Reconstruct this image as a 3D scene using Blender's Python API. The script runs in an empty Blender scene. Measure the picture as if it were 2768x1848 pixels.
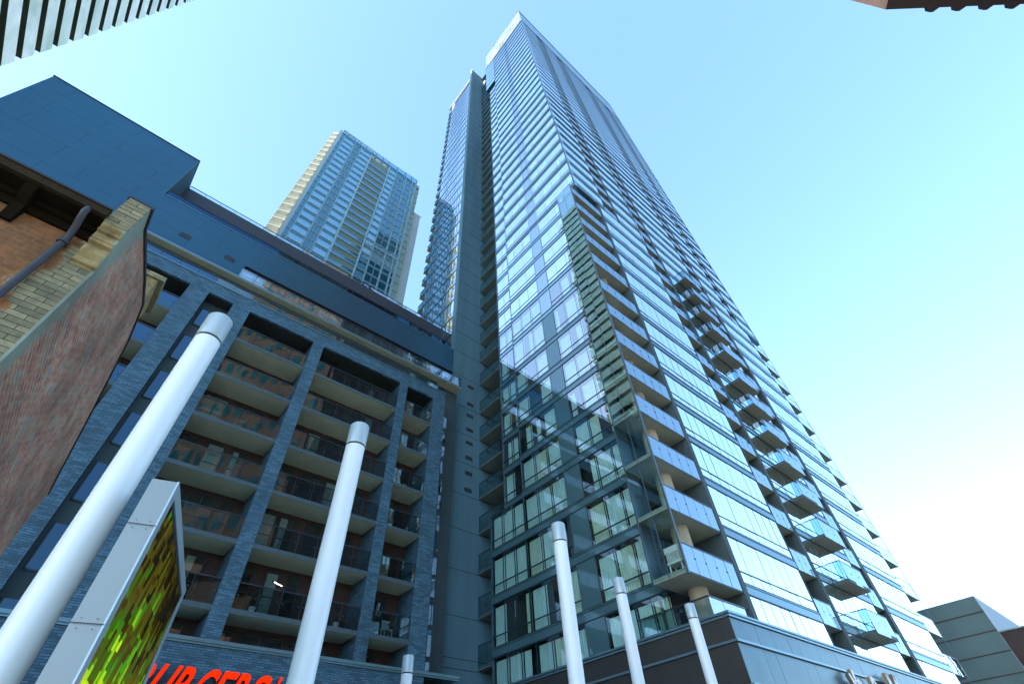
import bpy, math, random
from mathutils import Vector, Matrix
random.seed(7)
D = bpy.data
scene = bpy.context.scene
COL = scene.collection
# ---------------------------------------------------------------- units: building grid units -> metres
S = 0.51
def W(p): return Vector((p[0]*S, p[1]*S, p[2]*S + 1.6))

# ---------------------------------------------------------------- camera, world, sun, exposure
cam = D.objects.new('camera', D.cameras.new('camera')); COL.objects.link(cam); scene.camera = cam
cam.data.sensor_width = 36; cam.data.lens = 16.613; cam.data.clip_end = 3000; cam.data.clip_start = 0.05
r = Vector((0.7615581, -0.64653502, -0.04496352)); d = Vector((0.45065736, 0.57813688, -0.68019533)); f = Vector((0.46576517, 0.49774513, 0.73165059))
cam.matrix_world = Matrix(((r.x, -d.x, -f.x, 0), (r.y, -d.y, -f.y, 0), (r.z, -d.z, -f.z, 1.6), (0, 0, 0, 1)))

SUN_EL, SUN_AZ = math.radians(22), math.atan2(0.06, -1.0)          # azimuth measured from +x, anticlockwise
sdir = Vector((math.cos(SUN_AZ)*math.cos(SUN_EL), math.sin(SUN_AZ)*math.cos(SUN_EL), math.sin(SUN_EL)))
world = D.worlds.new('World'); scene.world = world; world.use_nodes = True
wn = world.node_tree; wn.nodes.clear()
sky = wn.nodes.new('ShaderNodeTexSky'); sky.sky_type = 'NISHITA'; sky.sun_disc = False
sky.sun_elevation = SUN_EL; sky.sun_rotation = math.pi/2 - SUN_AZ
sky.air_density = 1.0; sky.dust_density = 1.3; sky.ozone_density = 1.0; sky.altitude = 100
tint = wn.nodes.new('ShaderNodeMix'); tint.data_type = 'RGBA'; tint.blend_type = 'MULTIPLY'; tint.inputs[0].default_value = 1
tint.inputs[7].default_value = (0.68, 0.75, 0.90, 1)
haze_mix = wn.nodes.new('ShaderNodeMix'); haze_mix.data_type = 'RGBA'; haze_mix.inputs[0].default_value = .42
haze_mix.inputs[7].default_value = (.385, .81, 1.12, 1)
bg = wn.nodes.new('ShaderNodeBackground'); bg.inputs[1].default_value = 0.15
wo = wn.nodes.new('ShaderNodeOutputWorld')
wn.links.new(sky.outputs[0], tint.inputs[6]); wn.links.new(tint.outputs[2], haze_mix.inputs[6]); wn.links.new(haze_mix.outputs[2], bg.inputs[0]); wn.links.new(bg.outputs[0], wo.inputs[0])
sl = D.lights.new('sun', 'SUN'); sl.energy = 2.0; sl.angle = math.radians(0.5); sl.color = (1, .93, .82)
so = D.objects.new('sun', sl); COL.objects.link(so); so.location = (0, 0, 200)
so.rotation_euler = (-sdir).to_track_quat('-Z', 'Y').to_euler()
scene.view_settings.view_transform = 'Standard'; scene.view_settings.look = 'None'
scene.view_settings.exposure = 2.75; scene.view_settings.gamma = 1
scene.render.engine = 'CYCLES'
scene.cycles.max_bounces = 8; scene.cycles.transparent_max_bounces = 16; scene.cycles.glossy_bounces = 4
scene.cycles.caustics_reflective = False; scene.cycles.caustics_refractive = False

# ---------------------------------------------------------------- materials
def mat(name):
    m = D.materials.new(name); m.use_nodes = True; m.node_tree.nodes.clear()
    out = m.node_tree.nodes.new('ShaderNodeOutputMaterial')
    return m, m.node_tree, out
def N(t, kind, **kw):
    n = t.nodes.new(kind)
    for k, v in kw.items():
        if k == 'ins':
            for i, x in v.items(): n.inputs[i].default_value = x
        else: setattr(n, k, v)
    return n
def C4(c): return (c[0], c[1], c[2], 1)
def mapping(t, axis, sc=(1, 1, 1)):
    """object coordinates turned so that texture x runs along the wall and texture y runs up"""
    tc = N(t, 'ShaderNodeTexCoord'); sp = N(t, 'ShaderNodeSeparateXYZ'); cb = N(t, 'ShaderNodeCombineXYZ')
    t.links.new(tc.outputs['Object'], sp.inputs[0])
    a, b, c = {'y': (0, 2, 1), 'x': (1, 2, 0), 'z': (0, 1, 2)}[axis]
    for i, k in enumerate((a, b, c)):
        mu = N(t, 'ShaderNodeMath', operation='MULTIPLY'); mu.inputs[1].default_value = sc[i]
        t.links.new(sp.outputs[k], mu.inputs[0]); t.links.new(mu.outputs[0], cb.inputs[i])
    return cb.outputs[0]
def plain(name, col, rough=.6, metal=0, var=.12, scale=3, spec=.5, bump=0, streak=0):
    m, t, out = mat(name)
    b = N(t, 'ShaderNodeBsdfPrincipled', ins={'Roughness': rough, 'Metallic': metal, 'Specular IOR Level': spec})
    tc = N(t, 'ShaderNodeTexCoord'); mp = N(t, 'ShaderNodeMapping')
    mp.inputs['Scale'].default_value = (scale, scale, scale*(.15 if streak else 1))
    nz = N(t, 'ShaderNodeTexNoise', ins={'Scale': 1.0, 'Detail': 6, 'Roughness': .65})
    t.links.new(tc.outputs['Object'], mp.inputs[0]); t.links.new(mp.outputs[0], nz.inputs['Vector'])
    cr = N(t, 'ShaderNodeValToRGB')
    cr.color_ramp.elements[0].position = .3; cr.color_ramp.elements[1].position = .7
    cr.color_ramp.elements[0].color = C4([x*(1-var) for x in col]); cr.color_ramp.elements[1].color = C4([min(1, x*(1+var)) for x in col])
    t.links.new(nz.outputs[0], cr.inputs[0]); t.links.new(cr.outputs[0], b.inputs['Base Color'])
    if bump:
        bp = N(t, 'ShaderNodeBump', ins={'Strength': bump, 'Distance': .02}); t.links.new(nz.outputs[0], bp.inputs['Height']); t.links.new(bp.outputs[0], b.inputs['Normal'])
    t.links.new(b.outputs[0], out.inputs[0]); return m
def brick(name, axis, c1, c2, mortar, w, h, ms=.006, rough=.8, var_scale=.7, bump=.4, offset=.5, spec=.3, extra=None, bias=0, coat=None):
    m, t, out = mat(name)
    v = mapping(t, axis)
    br = N(t, 'ShaderNodeTexBrick', ins={'Color1': C4(c1), 'Color2': C4(c2), 'Mortar': C4(mortar), 'Scale': 1.0, 'Mortar Size': ms, 'Mortar Smooth': .1, 'Bias': bias, 'Brick Width': w, 'Row Height': h})
    br.offset = offset
    t.links.new(v, br.inputs['Vector'])
    nz = N(t, 'ShaderNodeTexNoise', ins={'Scale': var_scale, 'Detail': 7, 'Roughness': .7}); t.links.new(v, nz.inputs['Vector'])
    mr = N(t, 'ShaderNodeMapRange', ins={1: .3, 2: .7, 3: .72, 4: 1.22}); t.links.new(nz.outputs[0], mr.inputs[0])
    mx = N(t, 'ShaderNodeMix', data_type='RGBA', blend_type='MULTIPLY'); mx.inputs[0].default_value = 1
    t.links.new(br.outputs[0], mx.inputs[6]); t.links.new(mr.outputs[0], mx.inputs[7])
    b = N(t, 'ShaderNodeBsdfPrincipled', ins={'Roughness': rough, 'Specular IOR Level': spec})
    col = mx.outputs[2]
    if extra: col = extra(t, v, col)
    t.links.new(col, b.inputs['Base Color'])
    if bump:
        bp = N(t, 'ShaderNodeBump', ins={'Strength': bump, 'Distance': .01}); bp.invert = True
        t.links.new(br.outputs['Fac'], bp.inputs['Height']); t.links.new(bp.outputs[0], b.inputs['Normal'])
    last = b.outputs[0]
    if coat:                       # satin metal sheen: reflection colour, roughness, strength face-on and at grazing
        gl = N(t, 'ShaderNodeBsdfGlossy', ins={'Color': C4(coat[0]), 'Roughness': coat[1]}); lw = N(t, 'ShaderNodeLayerWeight', ins={'Blend': .5})
        mc = N(t, 'ShaderNodeMapRange', ins={1: 0, 2: 1, 3: coat[2], 4: coat[3]}); t.links.new(lw.outputs['Facing'], mc.inputs[0])
        inv = N(t, 'ShaderNodeMath', operation='MULTIPLY_ADD'); inv.inputs[1].default_value = -.8; inv.inputs[2].default_value = 1; t.links.new(br.outputs['Fac'], inv.inputs[0])
        mu = N(t, 'ShaderNodeMath', operation='MULTIPLY'); t.links.new(mc.outputs[0], mu.inputs[0]); t.links.new(inv.outputs[0], mu.inputs[1])
        ms_ = N(t, 'ShaderNodeMixShader'); t.links.new(mu.outputs[0], ms_.inputs[0]); t.links.new(b.outputs[0], ms_.inputs[1]); t.links.new(gl.outputs[0], ms_.inputs[2]); last = ms_.outputs[0]
    t.links.new(last, out.inputs[0]); return m
def glass(name, tint_, lo, hi, rcol=(1, 1, 1), wav=.006, wscale=.8, back=None, power=1.5, rough=.01):
    """coated glazing: clear tinted sheet under a mirror coat that strengthens towards grazing"""
    m, t, out = mat(name)
    gl = N(t, 'ShaderNodeBsdfGlossy', ins={'Color': C4(rcol), 'Roughness': rough})
    if back is None: tr = N(t, 'ShaderNodeBsdfTransparent', ins={'Color': C4(tint_)})
    else: tr = N(t, 'ShaderNodeBsdfDiffuse', ins={'Color': C4(back)})
    lw = N(t, 'ShaderNodeLayerWeight', ins={'Blend': .5})
    pw = N(t, 'ShaderNodeMath', operation='POWER'); pw.inputs[1].default_value = power
    mr = N(t, 'ShaderNodeMapRange', ins={1: 0, 2: 1, 3: lo, 4: hi})
    mx = N(t, 'ShaderNodeMixShader')
    t.links.new(lw.outputs['Facing'], pw.inputs[0]); t.links.new(pw.outputs[0], mr.inputs[0]); t.links.new(mr.outputs[0], mx.inputs[0])
    if wav:
        tc = N(t, 'ShaderNodeTexCoord')
        nz = N(t, 'ShaderNodeTexNoise', ins={'Scale': wscale, 'Detail': 1.5, 'Distortion': .4}); t.links.new(tc.outputs['Object'], nz.inputs['Vector'])
        bp = N(t, 'ShaderNodeBump', ins={'Strength': 1, 'Distance': wav}); t.links.new(nz.outputs[0], bp.inputs['Height'])
        t.links.new(bp.outputs[0], gl.inputs['Normal'])
    t.links.new(tr.outputs[0], mx.inputs[1]); t.links.new(gl.outputs[0], mx.inputs[2]); t.links.new(mx.outputs[0], out.inputs[0]); return m

M = {}
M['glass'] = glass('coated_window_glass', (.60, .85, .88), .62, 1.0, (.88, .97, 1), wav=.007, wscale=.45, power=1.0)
M['glass_low'] = glass('dim_reflection_window_glass', (.74, .94, .93), .13, .95, (.95, 1, 1), wav=.007, wscale=.45, power=1.5)  # lower floors' darker reflections built into a weaker mirror coat on the same glazing
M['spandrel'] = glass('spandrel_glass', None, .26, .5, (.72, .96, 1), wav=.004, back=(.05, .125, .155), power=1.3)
M['spandrel_low'] = glass('dim_reflection_spandrel', None, .07, .5, (.75, .96, 1), wav=.003, back=(.065, .145, .165), power=2.2)  # same spandrel glass, toned to hold the dull reflections of the low storeys
M['lavender'] = glass('lavender_panel', None, .10, .95, (.74, .84, .90), wav=.006, back=(.05, .09, .11), power=1.0)
M['rail_glass'] = glass('railing_glass', (.62, .78, .80), .16, .95, (.88, .94, 1), wav=.012, wscale=1.3)
M['rail_glass_blue'] = glass('frosted_railing_glass', None, .14, .66, (.74, .90, .97), wav=.005, wscale=1., back=(.075, .15, .215))
M['rail_glass_dark'] = glass('smoked_railing_glass', (.40, .50, .50), .05, .85, (.85, 1, 1), wav=.002, wscale=1.2)
M['sky_blue_glass'] = glass('sky_reflection_glass', None, .07, .6, (.45, .75, 1), wav=.005, back=(.008, .035, .075))  # sky reflection put into the glass as a blue colour
M['slot_glass'] = glass('dark_slot_glass', None, .05, .5, (.16, .45, .75), wav=.01, back=(.014, .016, .02))
M['box_glass'] = glass('balcony_box_glass', (.36, .62, .70), .12, .62, (.75, .93, 1), wav=.004, wscale=.9)
M['bay_glass'] = glass('bay_screen_glass', (.80, .98, .97), .13, .85, (.72, .98, 1), wav=.0007, wscale=.9)
M['low_glass'] = glass('apartment_window_glass', (.55, .62, .6), .12, .9, (.9, .95, 1), wav=.008)
M['frame'] = plain('dark_window_frame', (.020, .045, .058), .45, .2, .1)
M['frame_mid'] = plain('grey_metal_frame', (.10, .14, .16), .4, .5, .1)
M['interior'] = plain('dark_interior', (.030, .038, .038), .9, 0, .5, .4)
M['core'] = plain('recess_wall', (.065, .105, .105), .85, 0, .2, .5)
M['curtain'] = plain('pale_curtain', (.74, .88, .82), .9, 0, .16, 9, streak=1, bump=.4)
M['curtain_warm'] = plain('cream_blind', (.76, .80, .64), .9, 0, .1, 9, streak=1, bump=.3)
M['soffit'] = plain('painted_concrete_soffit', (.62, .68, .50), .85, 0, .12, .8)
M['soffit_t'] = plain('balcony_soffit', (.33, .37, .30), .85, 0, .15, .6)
M['slab_edge'] = plain('slab_edge', (.075, .12, .13), .7, 0, .1)
M['column'] = plain('raw_concrete_column', (.52, .49, .38), .85, 0, .2, 1.5, bump=.3, streak=1)
M['concrete'] = plain('dark_grey_concrete', (.105, .225, .27), .8, 0, .25, .35, streak=1)
M['concrete_light'] = plain('pale_concrete', (.62, .60, .56), .8, 0, .08, .5)
M['joint'] = plain('concrete_joint', (.035, .045, .052), .9)
M['pier'] = plain('dark_pier', (.05, .088, .098), .7, 0, .15, .6)
M['fascia'] = brick('dark_metal_cladding', 'y', (.007, .020, .036), (.009, .023, .041), (.004, .006, .010), 4.2, 1.16, .014, .55, .3, .15, offset=.38, spec=.6, coat=((.02, .62, .88), .28, .026, .24))
M['fascia_side'] = plain('dark_metal_return', (.06, .09, .12), .5)
M['fascia_brown'] = plain('brown_metal_cladding', (.028, .030, .038), .55, 0, .08, .3, spec=.6)
M['brick_blue'] = brick('blue_grey_brick', 'y', (.04, .115, .16), (.105, .245, .34), (.035, .08, .11), .34, .085, .012, .6, .4, .5, spec=.5)
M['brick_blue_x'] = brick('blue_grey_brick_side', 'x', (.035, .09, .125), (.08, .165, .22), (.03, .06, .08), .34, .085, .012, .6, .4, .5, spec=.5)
M['brick_red'] = brick('red_brown_brick', 'y', (.085, .048, .040), (.055, .038, .034), (.07, .05, .045), .22, .075, .008)
M['brick_tower'] = brick('brown_brick', 'y', (.125, .08, .07), (.09, .06, .052), (.08, .07, .07), .25, .09, .01)
M['metal_coping'] = plain('grey_metal_coping', (.16, .28, .32), .35, .6, .1)
M['rail_metal'] = plain('rail_metal', (.055, .075, .09), .35, .6, .1)
M['white_coping'] = plain('white_coping', (.85, .83, .76), .6, 0, .05)
M['podium_left'] = plain('charcoal_panel', (.035, .038, .036), .6, 0, .15, .6)
M['podium_front'] = plain('steel_grey_panel', (.05, .125, .15), .32, .45, .2, .8)
M['pole'] = plain('white_pole_paint', (.74, .86, .88), .38, 0, .06, 2.5, spec=.6, streak=1)
M['pole_cap'] = plain('brushed_cap', (.46, .58, .60), .4, .25, .1, 2)
M['sign_panel'] = plain('pale_sign_panel', (.27, .33, .33), .42, .25, .03, 1)
M['sign_trim'] = plain('bright_sign_trim', (.42, .54, .58), .35, .4, .03, 1)
M['black'] = plain('black_gasket', (.01, .012, .012), .5)
M['white_plastic'] = plain('white_plastic', (.8, .8, .74), .5, 0, .03)
M['wood_dark'] = plain('dark_stained_wood', (.012, .009, .005), .9, 0, .4, 2, spec=.05)
M['louvre'] = plain('grey_louvre', (.10, .13, .16), .5)
M['gutter'] = plain('brown_gutter', (.030, .022, .012), .8, 0, .3, 2, spec=.1)
M['pipe'] = plain('grey_downpipe', (.040, .046, .056), .6, .2, .25, 3)
M['stone'] = plain('cream_stone', (.30, .24, .11), .85, 0, .6, 3.5, bump=.8, spec=.2)
M['flashing'] = plain('lead_flashing', (.02, .02, .022), .6)
M['roof'] = plain('roof_slate', (.04, .042, .045), .7, 0, .3, 2)
M['far_concrete'] = plain('green_grey_concrete', (.135, .215, .21), .85, 0, .16, .12)
M['far_light'] = plain('skylit_end_wall', (.50, .56, .58), .8, 0, .05)  # sky light on this face put in as a paler wall colour
M['far_seam'] = plain('rust_seam', (.075, .045, .045), .8)
M['far_brown'] = plain('dark_brown_render', (.065, .045, .042), .8, 0, .12, .3)
M['blue_panel'] = plain('blue_panel', (.015, .06, .22), .5)
M['asphalt'] = plain('asphalt', (.05, .05, .052), .9, 0, .3, 2, bump=.3)
M['paving'] = brick('paving_slabs', 'z', (.62, .58, .50), (.56, .53, .46), (.25, .25, .22), .6, .6, .01, .85)
M['paint_white'] = plain('road_paint', (.7, .7, .68), .7)
M['w_frame'] = plain('pale_metal_grid', (.36, .60, .66), .5, .1, .04)
M['w_glass'] = glass('teal_glass', None, .10, .55, (.6, .9, 1), wav=.004, back=(.006, .085, .13))
M['w_panel'] = glass('pale_blue_panel', None, .22, .6, (.7, .88, 1), wav=.004, back=(.14, .37, .47))
M['w_cream'] = plain('sunlit_cream', (.21, .235, .19), .8, 0, .06, .2)  # cream toned for the side in sun
M['w_cream_sh'] = plain('shaded_cream', (.33, .42, .34), .8, 0, .06, .2)  # same cream, its colour set apart for the shaded side
M['w_white'] = plain('white_render', (.55, .58, .54), .8, 0, .04, .2)
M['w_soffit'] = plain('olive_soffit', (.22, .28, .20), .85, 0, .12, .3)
M['w_rail'] = glass('blue_rail_glass', None, .10, .5, (.6, .85, 1), wav=.004, back=(.05, .13, .22))

def mottled_reflection(name):  # reflections in the balcony glass painted as noise colours
    m, t, out = mat(name); v = mapping(t, 'x', (.12, .22, 1))
    n1 = N(t, 'ShaderNodeTexNoise', ins={'Scale': 1.0, 'Detail': 5, 'Roughness': .6, 'Distortion': .8}); t.links.new(v, n1.inputs['Vector'])
    cr = N(t, 'ShaderNodeValToRGB'); e = cr.color_ramp.elements
    e[0].position = .32; e[0].color = (.46, .56, .40, 1); e[1].position = .7; e[1].color = (.97, .95, .80, 1)
    x = e.new(.5); x.color = (.70, .76, .60, 1)
    t.links.new(n1.outputs[0], cr.inputs[0])
    b = N(t, 'ShaderNodeBsdfPrincipled', ins={'Roughness': .3, 'Specular IOR Level': .8}); t.links.new(cr.outputs[0], b.inputs['Base Color'])
    t.links.new(b.outputs[0], out.inputs[0]); return m
M['fin_panel'] = mottled_reflection('painted_reflection_panel')
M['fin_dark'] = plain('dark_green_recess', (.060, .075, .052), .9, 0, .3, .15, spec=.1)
M['bark'] = plain('plant_leaf', (.03, .06, .015), .7, 0, .4, 6)
M['fin_end'] = plain('white_slab_end', (.7, .76, .8), .6)

def screen_glass():
    m, t, out = mat('translucent_screen'); a = N(t, 'ShaderNodeBsdfTransparent', ins={'Color': (.86, .95, 1, 1)}); b = N(t, 'ShaderNodeBsdfTranslucent', ins={'Color': (.7, .8, .85, 1)}); c = N(t, 'ShaderNodeBsdfDiffuse', ins={'Color': (.45, .52, .55, 1)})
    tc = N(t, 'ShaderNodeTexCoord'); nz = N(t, 'ShaderNodeTexNoise', ins={'Scale': .35, 'Detail': 3}); t.links.new(tc.outputs['Object'], nz.inputs['Vector'])
    mr = N(t, 'ShaderNodeMapRange', ins={1: .35, 2: .65, 3: .35, 4: .8}); t.links.new(nz.outputs[0], mr.inputs[0])
    m1 = N(t, 'ShaderNodeMixShader', ins={0: .5}); m2 = N(t, 'ShaderNodeMixShader'); t.links.new(b.outputs[0], m1.inputs[1]); t.links.new(c.outputs[0], m1.inputs[2])
    t.links.new(mr.outputs[0], m2.inputs[0]); t.links.new(a.outputs[0], m2.inputs[1]); t.links.new(m1.outputs[0], m2.inputs[2]); t.links.new(m2.outputs[0], out.inputs[0]); return m
M['screen_glass'] = screen_glass()
def emis(name, col, st):
    m, t, out = mat(name); e = N(t, 'ShaderNodeEmission', ins={'Color': C4(col), 'Strength': st})
    t.links.new(e.outputs[0], out.inputs[0]); return m
M['letter_orange'] = emis('orange_letter_face', (1, .022, .002), .25)
M['letter_side'] = plain('dark_red_letter_side', (.25, .02, .01), .5)
M['lamp'] = emis('lit_tube', (1, .95, .92), .6)
M['letter_white'] = plain('white_letter_face', (.8, .8, .84), .4)
M['letter_bronze'] = plain('bronze_letter_side', (.30, .26, .16), .4, .6)

def screen_mat():
    m, t, out = mat('led_screen_picture'); tc = N(t, 'ShaderNodeTexCoord'); sp = N(t, 'ShaderNodeSeparateXYZ'); t.links.new(tc.outputs['Object'], sp.inputs[0])
    def cells(wy, wz, sk, off):
        sy = N(t, 'ShaderNodeMath', operation='MULTIPLY_ADD'); sy.inputs[1].default_value = sk; t.links.new(sp.outputs[2], sy.inputs[0]); t.links.new(sp.outputs[1], sy.inputs[2])
        fy = N(t, 'ShaderNodeMath', operation='MULTIPLY'); fy.inputs[1].default_value = 1/wy; t.links.new(sy.outputs[0], fy.inputs[0])
        gy_ = N(t, 'ShaderNodeMath', operation='FLOOR'); t.links.new(fy.outputs[0], gy_.inputs[0])
        sh = N(t, 'ShaderNodeMath', operation='MULTIPLY'); sh.inputs[1].default_value = .377; t.links.new(gy_.outputs[0], sh.inputs[0])
        fz = N(t, 'ShaderNodeMath', operation='MULTIPLY_ADD'); fz.inputs[1].default_value = 1/wz; t.links.new(sp.outputs[2], fz.inputs[0]); t.links.new(sh.outputs[0], fz.inputs[2])
        gz_ = N(t, 'ShaderNodeMath', operation='FLOOR'); t.links.new(fz.outputs[0], gz_.inputs[0])
        cb = N(t, 'ShaderNodeCombineXYZ'); cb.inputs[2].default_value = off; t.links.new(gy_.outputs[0], cb.inputs[0]); t.links.new(gz_.outputs[0], cb.inputs[1])
        wnz = N(t, 'ShaderNodeTexWhiteNoise'); t.links.new(cb.outputs[0], wnz.inputs['Vector']); return wnz.outputs['Value']
    c1 = cells(.085, .15, -.22, 1.0); c2 = cells(.23, .24, -.12, 5.0)
    # the picture itself: bright lime low on the left, black and brown high on the right
    g = N(t, 'ShaderNodeMapRange', ins={1: 3.9, 2: 1.9, 3: 0, 4: .85}); t.links.new(sp.outputs[2], g.inputs[0])
    gy = N(t, 'ShaderNodeMapRange', ins={1: 0, 2: 2.6, 3: .10, 4: -.12}); t.links.new(sp.outputs[1], gy.inputs[0])
    a = N(t, 'ShaderNodeMath', operation='MULTIPLY_ADD'); a.inputs[1].default_value = .55; t.links.new(c1, a.inputs[0]); t.links.new(g.outputs[0], a.inputs[2])
    b = N(t, 'ShaderNodeMath', operation='MULTIPLY_ADD'); b.inputs[1].default_value = .45; t.links.new(c2, b.inputs[0]); t.links.new(a.outputs[0], b.inputs[2])
    c = N(t, 'ShaderNodeMath', operation='ADD'); t.links.new(b.outputs[0], c.inputs[0]); t.links.new(gy.outputs[0], c.inputs[1])
    d_ = N(t, 'ShaderNodeMath', operation='MULTIPLY'); d_.inputs[1].default_value = .56; t.links.new(c.outputs[0], d_.inputs[0])
    cr = N(t, 'ShaderNodeValToRGB'); e = cr.color_ramp.elements
    e[0].position = .12; e[0].color = (.004, .005, .002, 1); e[1].position = 1; e[1].color = (.75, .85, .45, 1)
    for p, col in ((.28, (.012, .010, .002)), (.38, (.045, .035, .003)), (.46, (.06, .06, .004)), (.55, (.02, .10, .004)), (.66, (.09, .30, .008)), (.78, (.35, .55, .01)), (.9, (.55, .75, .02))):
        x = e.new(p); x.color = C4(col)
    t.links.new(d_.outputs[0], cr.inputs[0])
    em = N(t, 'ShaderNodeEmission', ins={'Strength': .22}); t.links.new(cr.outputs[0], em.inputs[0])
    gl = N(t, 'ShaderNodeBsdfGlossy', ins={'Roughness': .15, 'Color': (.05, .05, .05, 1)}); ad = N(t, 'ShaderNodeAddShader')
    t.links.new(em.outputs[0], ad.inputs[0]); t.links.new(gl.outputs[0], ad.inputs[1]); t.links.new(ad.outputs[0], out.inputs[0]); return m
M['screen'] = screen_mat()

def house_front():
    def extra(t, v, col):
        sp = N(t, 'ShaderNodeSeparateXYZ'); t.links.new(v, sp.inputs[0])
        br = N(t, 'ShaderNodeTexBrick', ins={'Color1': (.33, .30, .17, 1), 'Color2': (.15, .15, .09, 1), 'Mortar': (.02, .018, .012, 1), 'Scale': 1.0, 'Mortar Size': .0035, 'Brick Width': .26, 'Row Height': .0745, 'Bias': -.1})
        t.links.new(v, br.inputs['Vector'])
        nz = N(t, 'ShaderNodeTexNoise', ins={'Scale': 2.2, 'Detail': 4}); t.links.new(v, nz.inputs['Vector'])
        ma = N(t, 'ShaderNodeMath', operation='MULTIPLY_ADD'); ma.inputs[1].default_value = .9; t.links.new(nz.outputs[0], ma.inputs[0]); t.links.new(sp.outputs[0], ma.inputs[2])
        mr = N(t, 'ShaderNodeMapRange', ins={1: .03, 2: .10, 3: 0, 4: 1}); t.links.new(ma.outputs[0], mr.inputs[0])
        mx = N(t, 'ShaderNodeMix', data_type='RGBA'); t.links.new(mr.outputs[0], mx.inputs[0]); t.links.new(col, mx.inputs[6]); t.links.new(br.outputs[0], mx.inputs[7])
        st = N(t, 'ShaderNodeTexNoise', ins={'Scale': 9, 'Detail': 6, 'Roughness': .8}); t.links.new(v, st.inputs['Vector'])
        mr2 = N(t, 'ShaderNodeMapRange', ins={1: .3, 2: .7, 3: .6, 4: 1.3}); t.links.new(st.outputs[0], mr2.inputs[0])
        m2 = N(t, 'ShaderNodeMix', data_type='RGBA', blend_type='MULTIPLY'); m2.inputs[0].default_value = 1; t.links.new(mx.outputs[2], m2.inputs[6]); t.links.new(mr2.outputs[0], m2.inputs[7])
        return m2.outputs[2]
    return brick('worn_yellow_and_red_brick', 'y', (.30, .13, .05), (.19, .095, .04), (.25, .17, .075), .26, .0745, .004, extra=extra, var_scale=1.2, bump=.6)
M['house_front'] = house_front()
def house_side():
    m, t, out = mat('weathered_red_brick_gable'); v = mapping(t, 'x')
    vs = mapping(t, 'x', (3.2, 5.5, 1))
    br = N(t, 'ShaderNodeTexBrick', ins={'Color1': (.44, .20, .11, 1), 'Color2': (.20, .09, .06, 1), 'Mortar': (.50, .46, .36, 1), 'Scale': 1.0, 'Mortar Size': .008, 'Brick Width': .22, 'Row Height': .0745}); t.links.new(v, br.inputs['Vector'])
    n1 = N(t, 'ShaderNodeTexNoise', ins={'Scale': .75, 'Detail': 10, 'Roughness': .72, 'Distortion': .5}); t.links.new(vs, n1.inputs['Vector'])
    n2 = N(t, 'ShaderNodeTexNoise', ins={'Scale': 3.1, 'Detail': 6, 'Roughness': .8}); t.links.new(vs, n2.inputs['Vector'])
    n3 = N(t, 'ShaderNodeTexNoise', ins={'Scale': .16, 'Detail': 4, 'Roughness': .6}); t.links.new(vs, n3.inputs['Vector'])
    crp = N(t, 'ShaderNodeValToRGB'); e = crp.color_ramp.elements     # patches: grey green render / rust / dark red
    e[0].position = .38; e[0].color = (.30, .36, .28, 1); e[1].position = .64; e[1].color = (.20, .08, .07, 1)
    x = e.new(.44); x.color = (.33, .31, .23, 1); x = e.new(.49); x.color = (.52, .24, .12, 1); x = e.new(.56); x.color = (.34, .125, .085, 1)
    t.links.new(n1.outputs[0], crp.inputs[0])
    mx = N(t, 'ShaderNodeMix', data_type='RGBA'); mx.inputs[0].default_value = .5; t.links.new(br.outputs[0], mx.inputs[6]); t.links.new(crp.outputs[0], mx.inputs[7])
    fl = N(t, 'ShaderNodeMapRange', ins={1: .61, 2: .69, 3: 0, 4: .9}); t.links.new(n2.outputs[0], fl.inputs[0])
    mf = N(t, 'ShaderNodeMix', data_type='RGBA'); mf.inputs[7].default_value = (.85, .88, .88, 1); t.links.new(fl.outputs[0], mf.inputs[0]); t.links.new(mx.outputs[2], mf.inputs[6])
    dk = N(t, 'ShaderNodeMapRange', ins={1: .30, 2: .5, 3: .5, 4: 1.15}); t.links.new(n2.outputs[0], dk.inputs[0])
    md = N(t, 'ShaderNodeMix', data_type='RGBA', blend_type='MULTIPLY'); md.inputs[0].default_value = 1; t.links.new(mf.outputs[2], md.inputs[6]); t.links.new(dk.outputs[0], md.inputs[7])
    # grey green cement render left along the front corner, with a ragged limit
    sp = N(t, 'ShaderNodeSeparateXYZ'); t.links.new(v, sp.inputs[0])
    ma = N(t, 'ShaderNodeMath', operation='MULTIPLY_ADD'); ma.inputs[1].default_value = -1.6; t.links.new(n1.outputs[0], ma.inputs[0]); t.links.new(sp.outputs[0], ma.inputs[2])
    ed = N(t, 'ShaderNodeMapRange', ins={1: -.62, 2: -.42, 3: 1, 4: 0}); t.links.new(ma.outputs[0], ed.inputs[0])
    me = N(t, 'ShaderNodeMix', data_type='RGBA'); me.inputs[7].default_value = (.24, .29, .22, 1); t.links.new(ed.outputs[0], me.inputs[0]); t.links.new(md.outputs[2], me.inputs[6])
    m3 = N(t, 'ShaderNodeMapRange', ins={1: .3, 2: .7, 3: .6, 4: 1.35}); t.links.new(n3.outputs[0], m3.inputs[0])
    mm = N(t, 'ShaderNodeMix', data_type='RGBA', blend_type='MULTIPLY'); mm.inputs[0].default_value = 1; t.links.new(me.outputs[2], mm.inputs[6]); t.links.new(m3.outputs[0], mm.inputs[7])
    b = N(t, 'ShaderNodeBsdfPrincipled', ins={'Roughness': .75, 'Specular IOR Level': .5}); t.links.new(mm.outputs[2], b.inputs['Base Color'])
    bp = N(t, 'ShaderNodeBump', ins={'Strength': .5, 'Distance': .02}); t.links.new(n2.outputs[0], bp.inputs['Height']); t.links.new(bp.outputs[0], b.inputs['Normal'])
    t.links.new(b.outputs[0], out.inputs[0]); return m
M['house_side'] = house_side()

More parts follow.
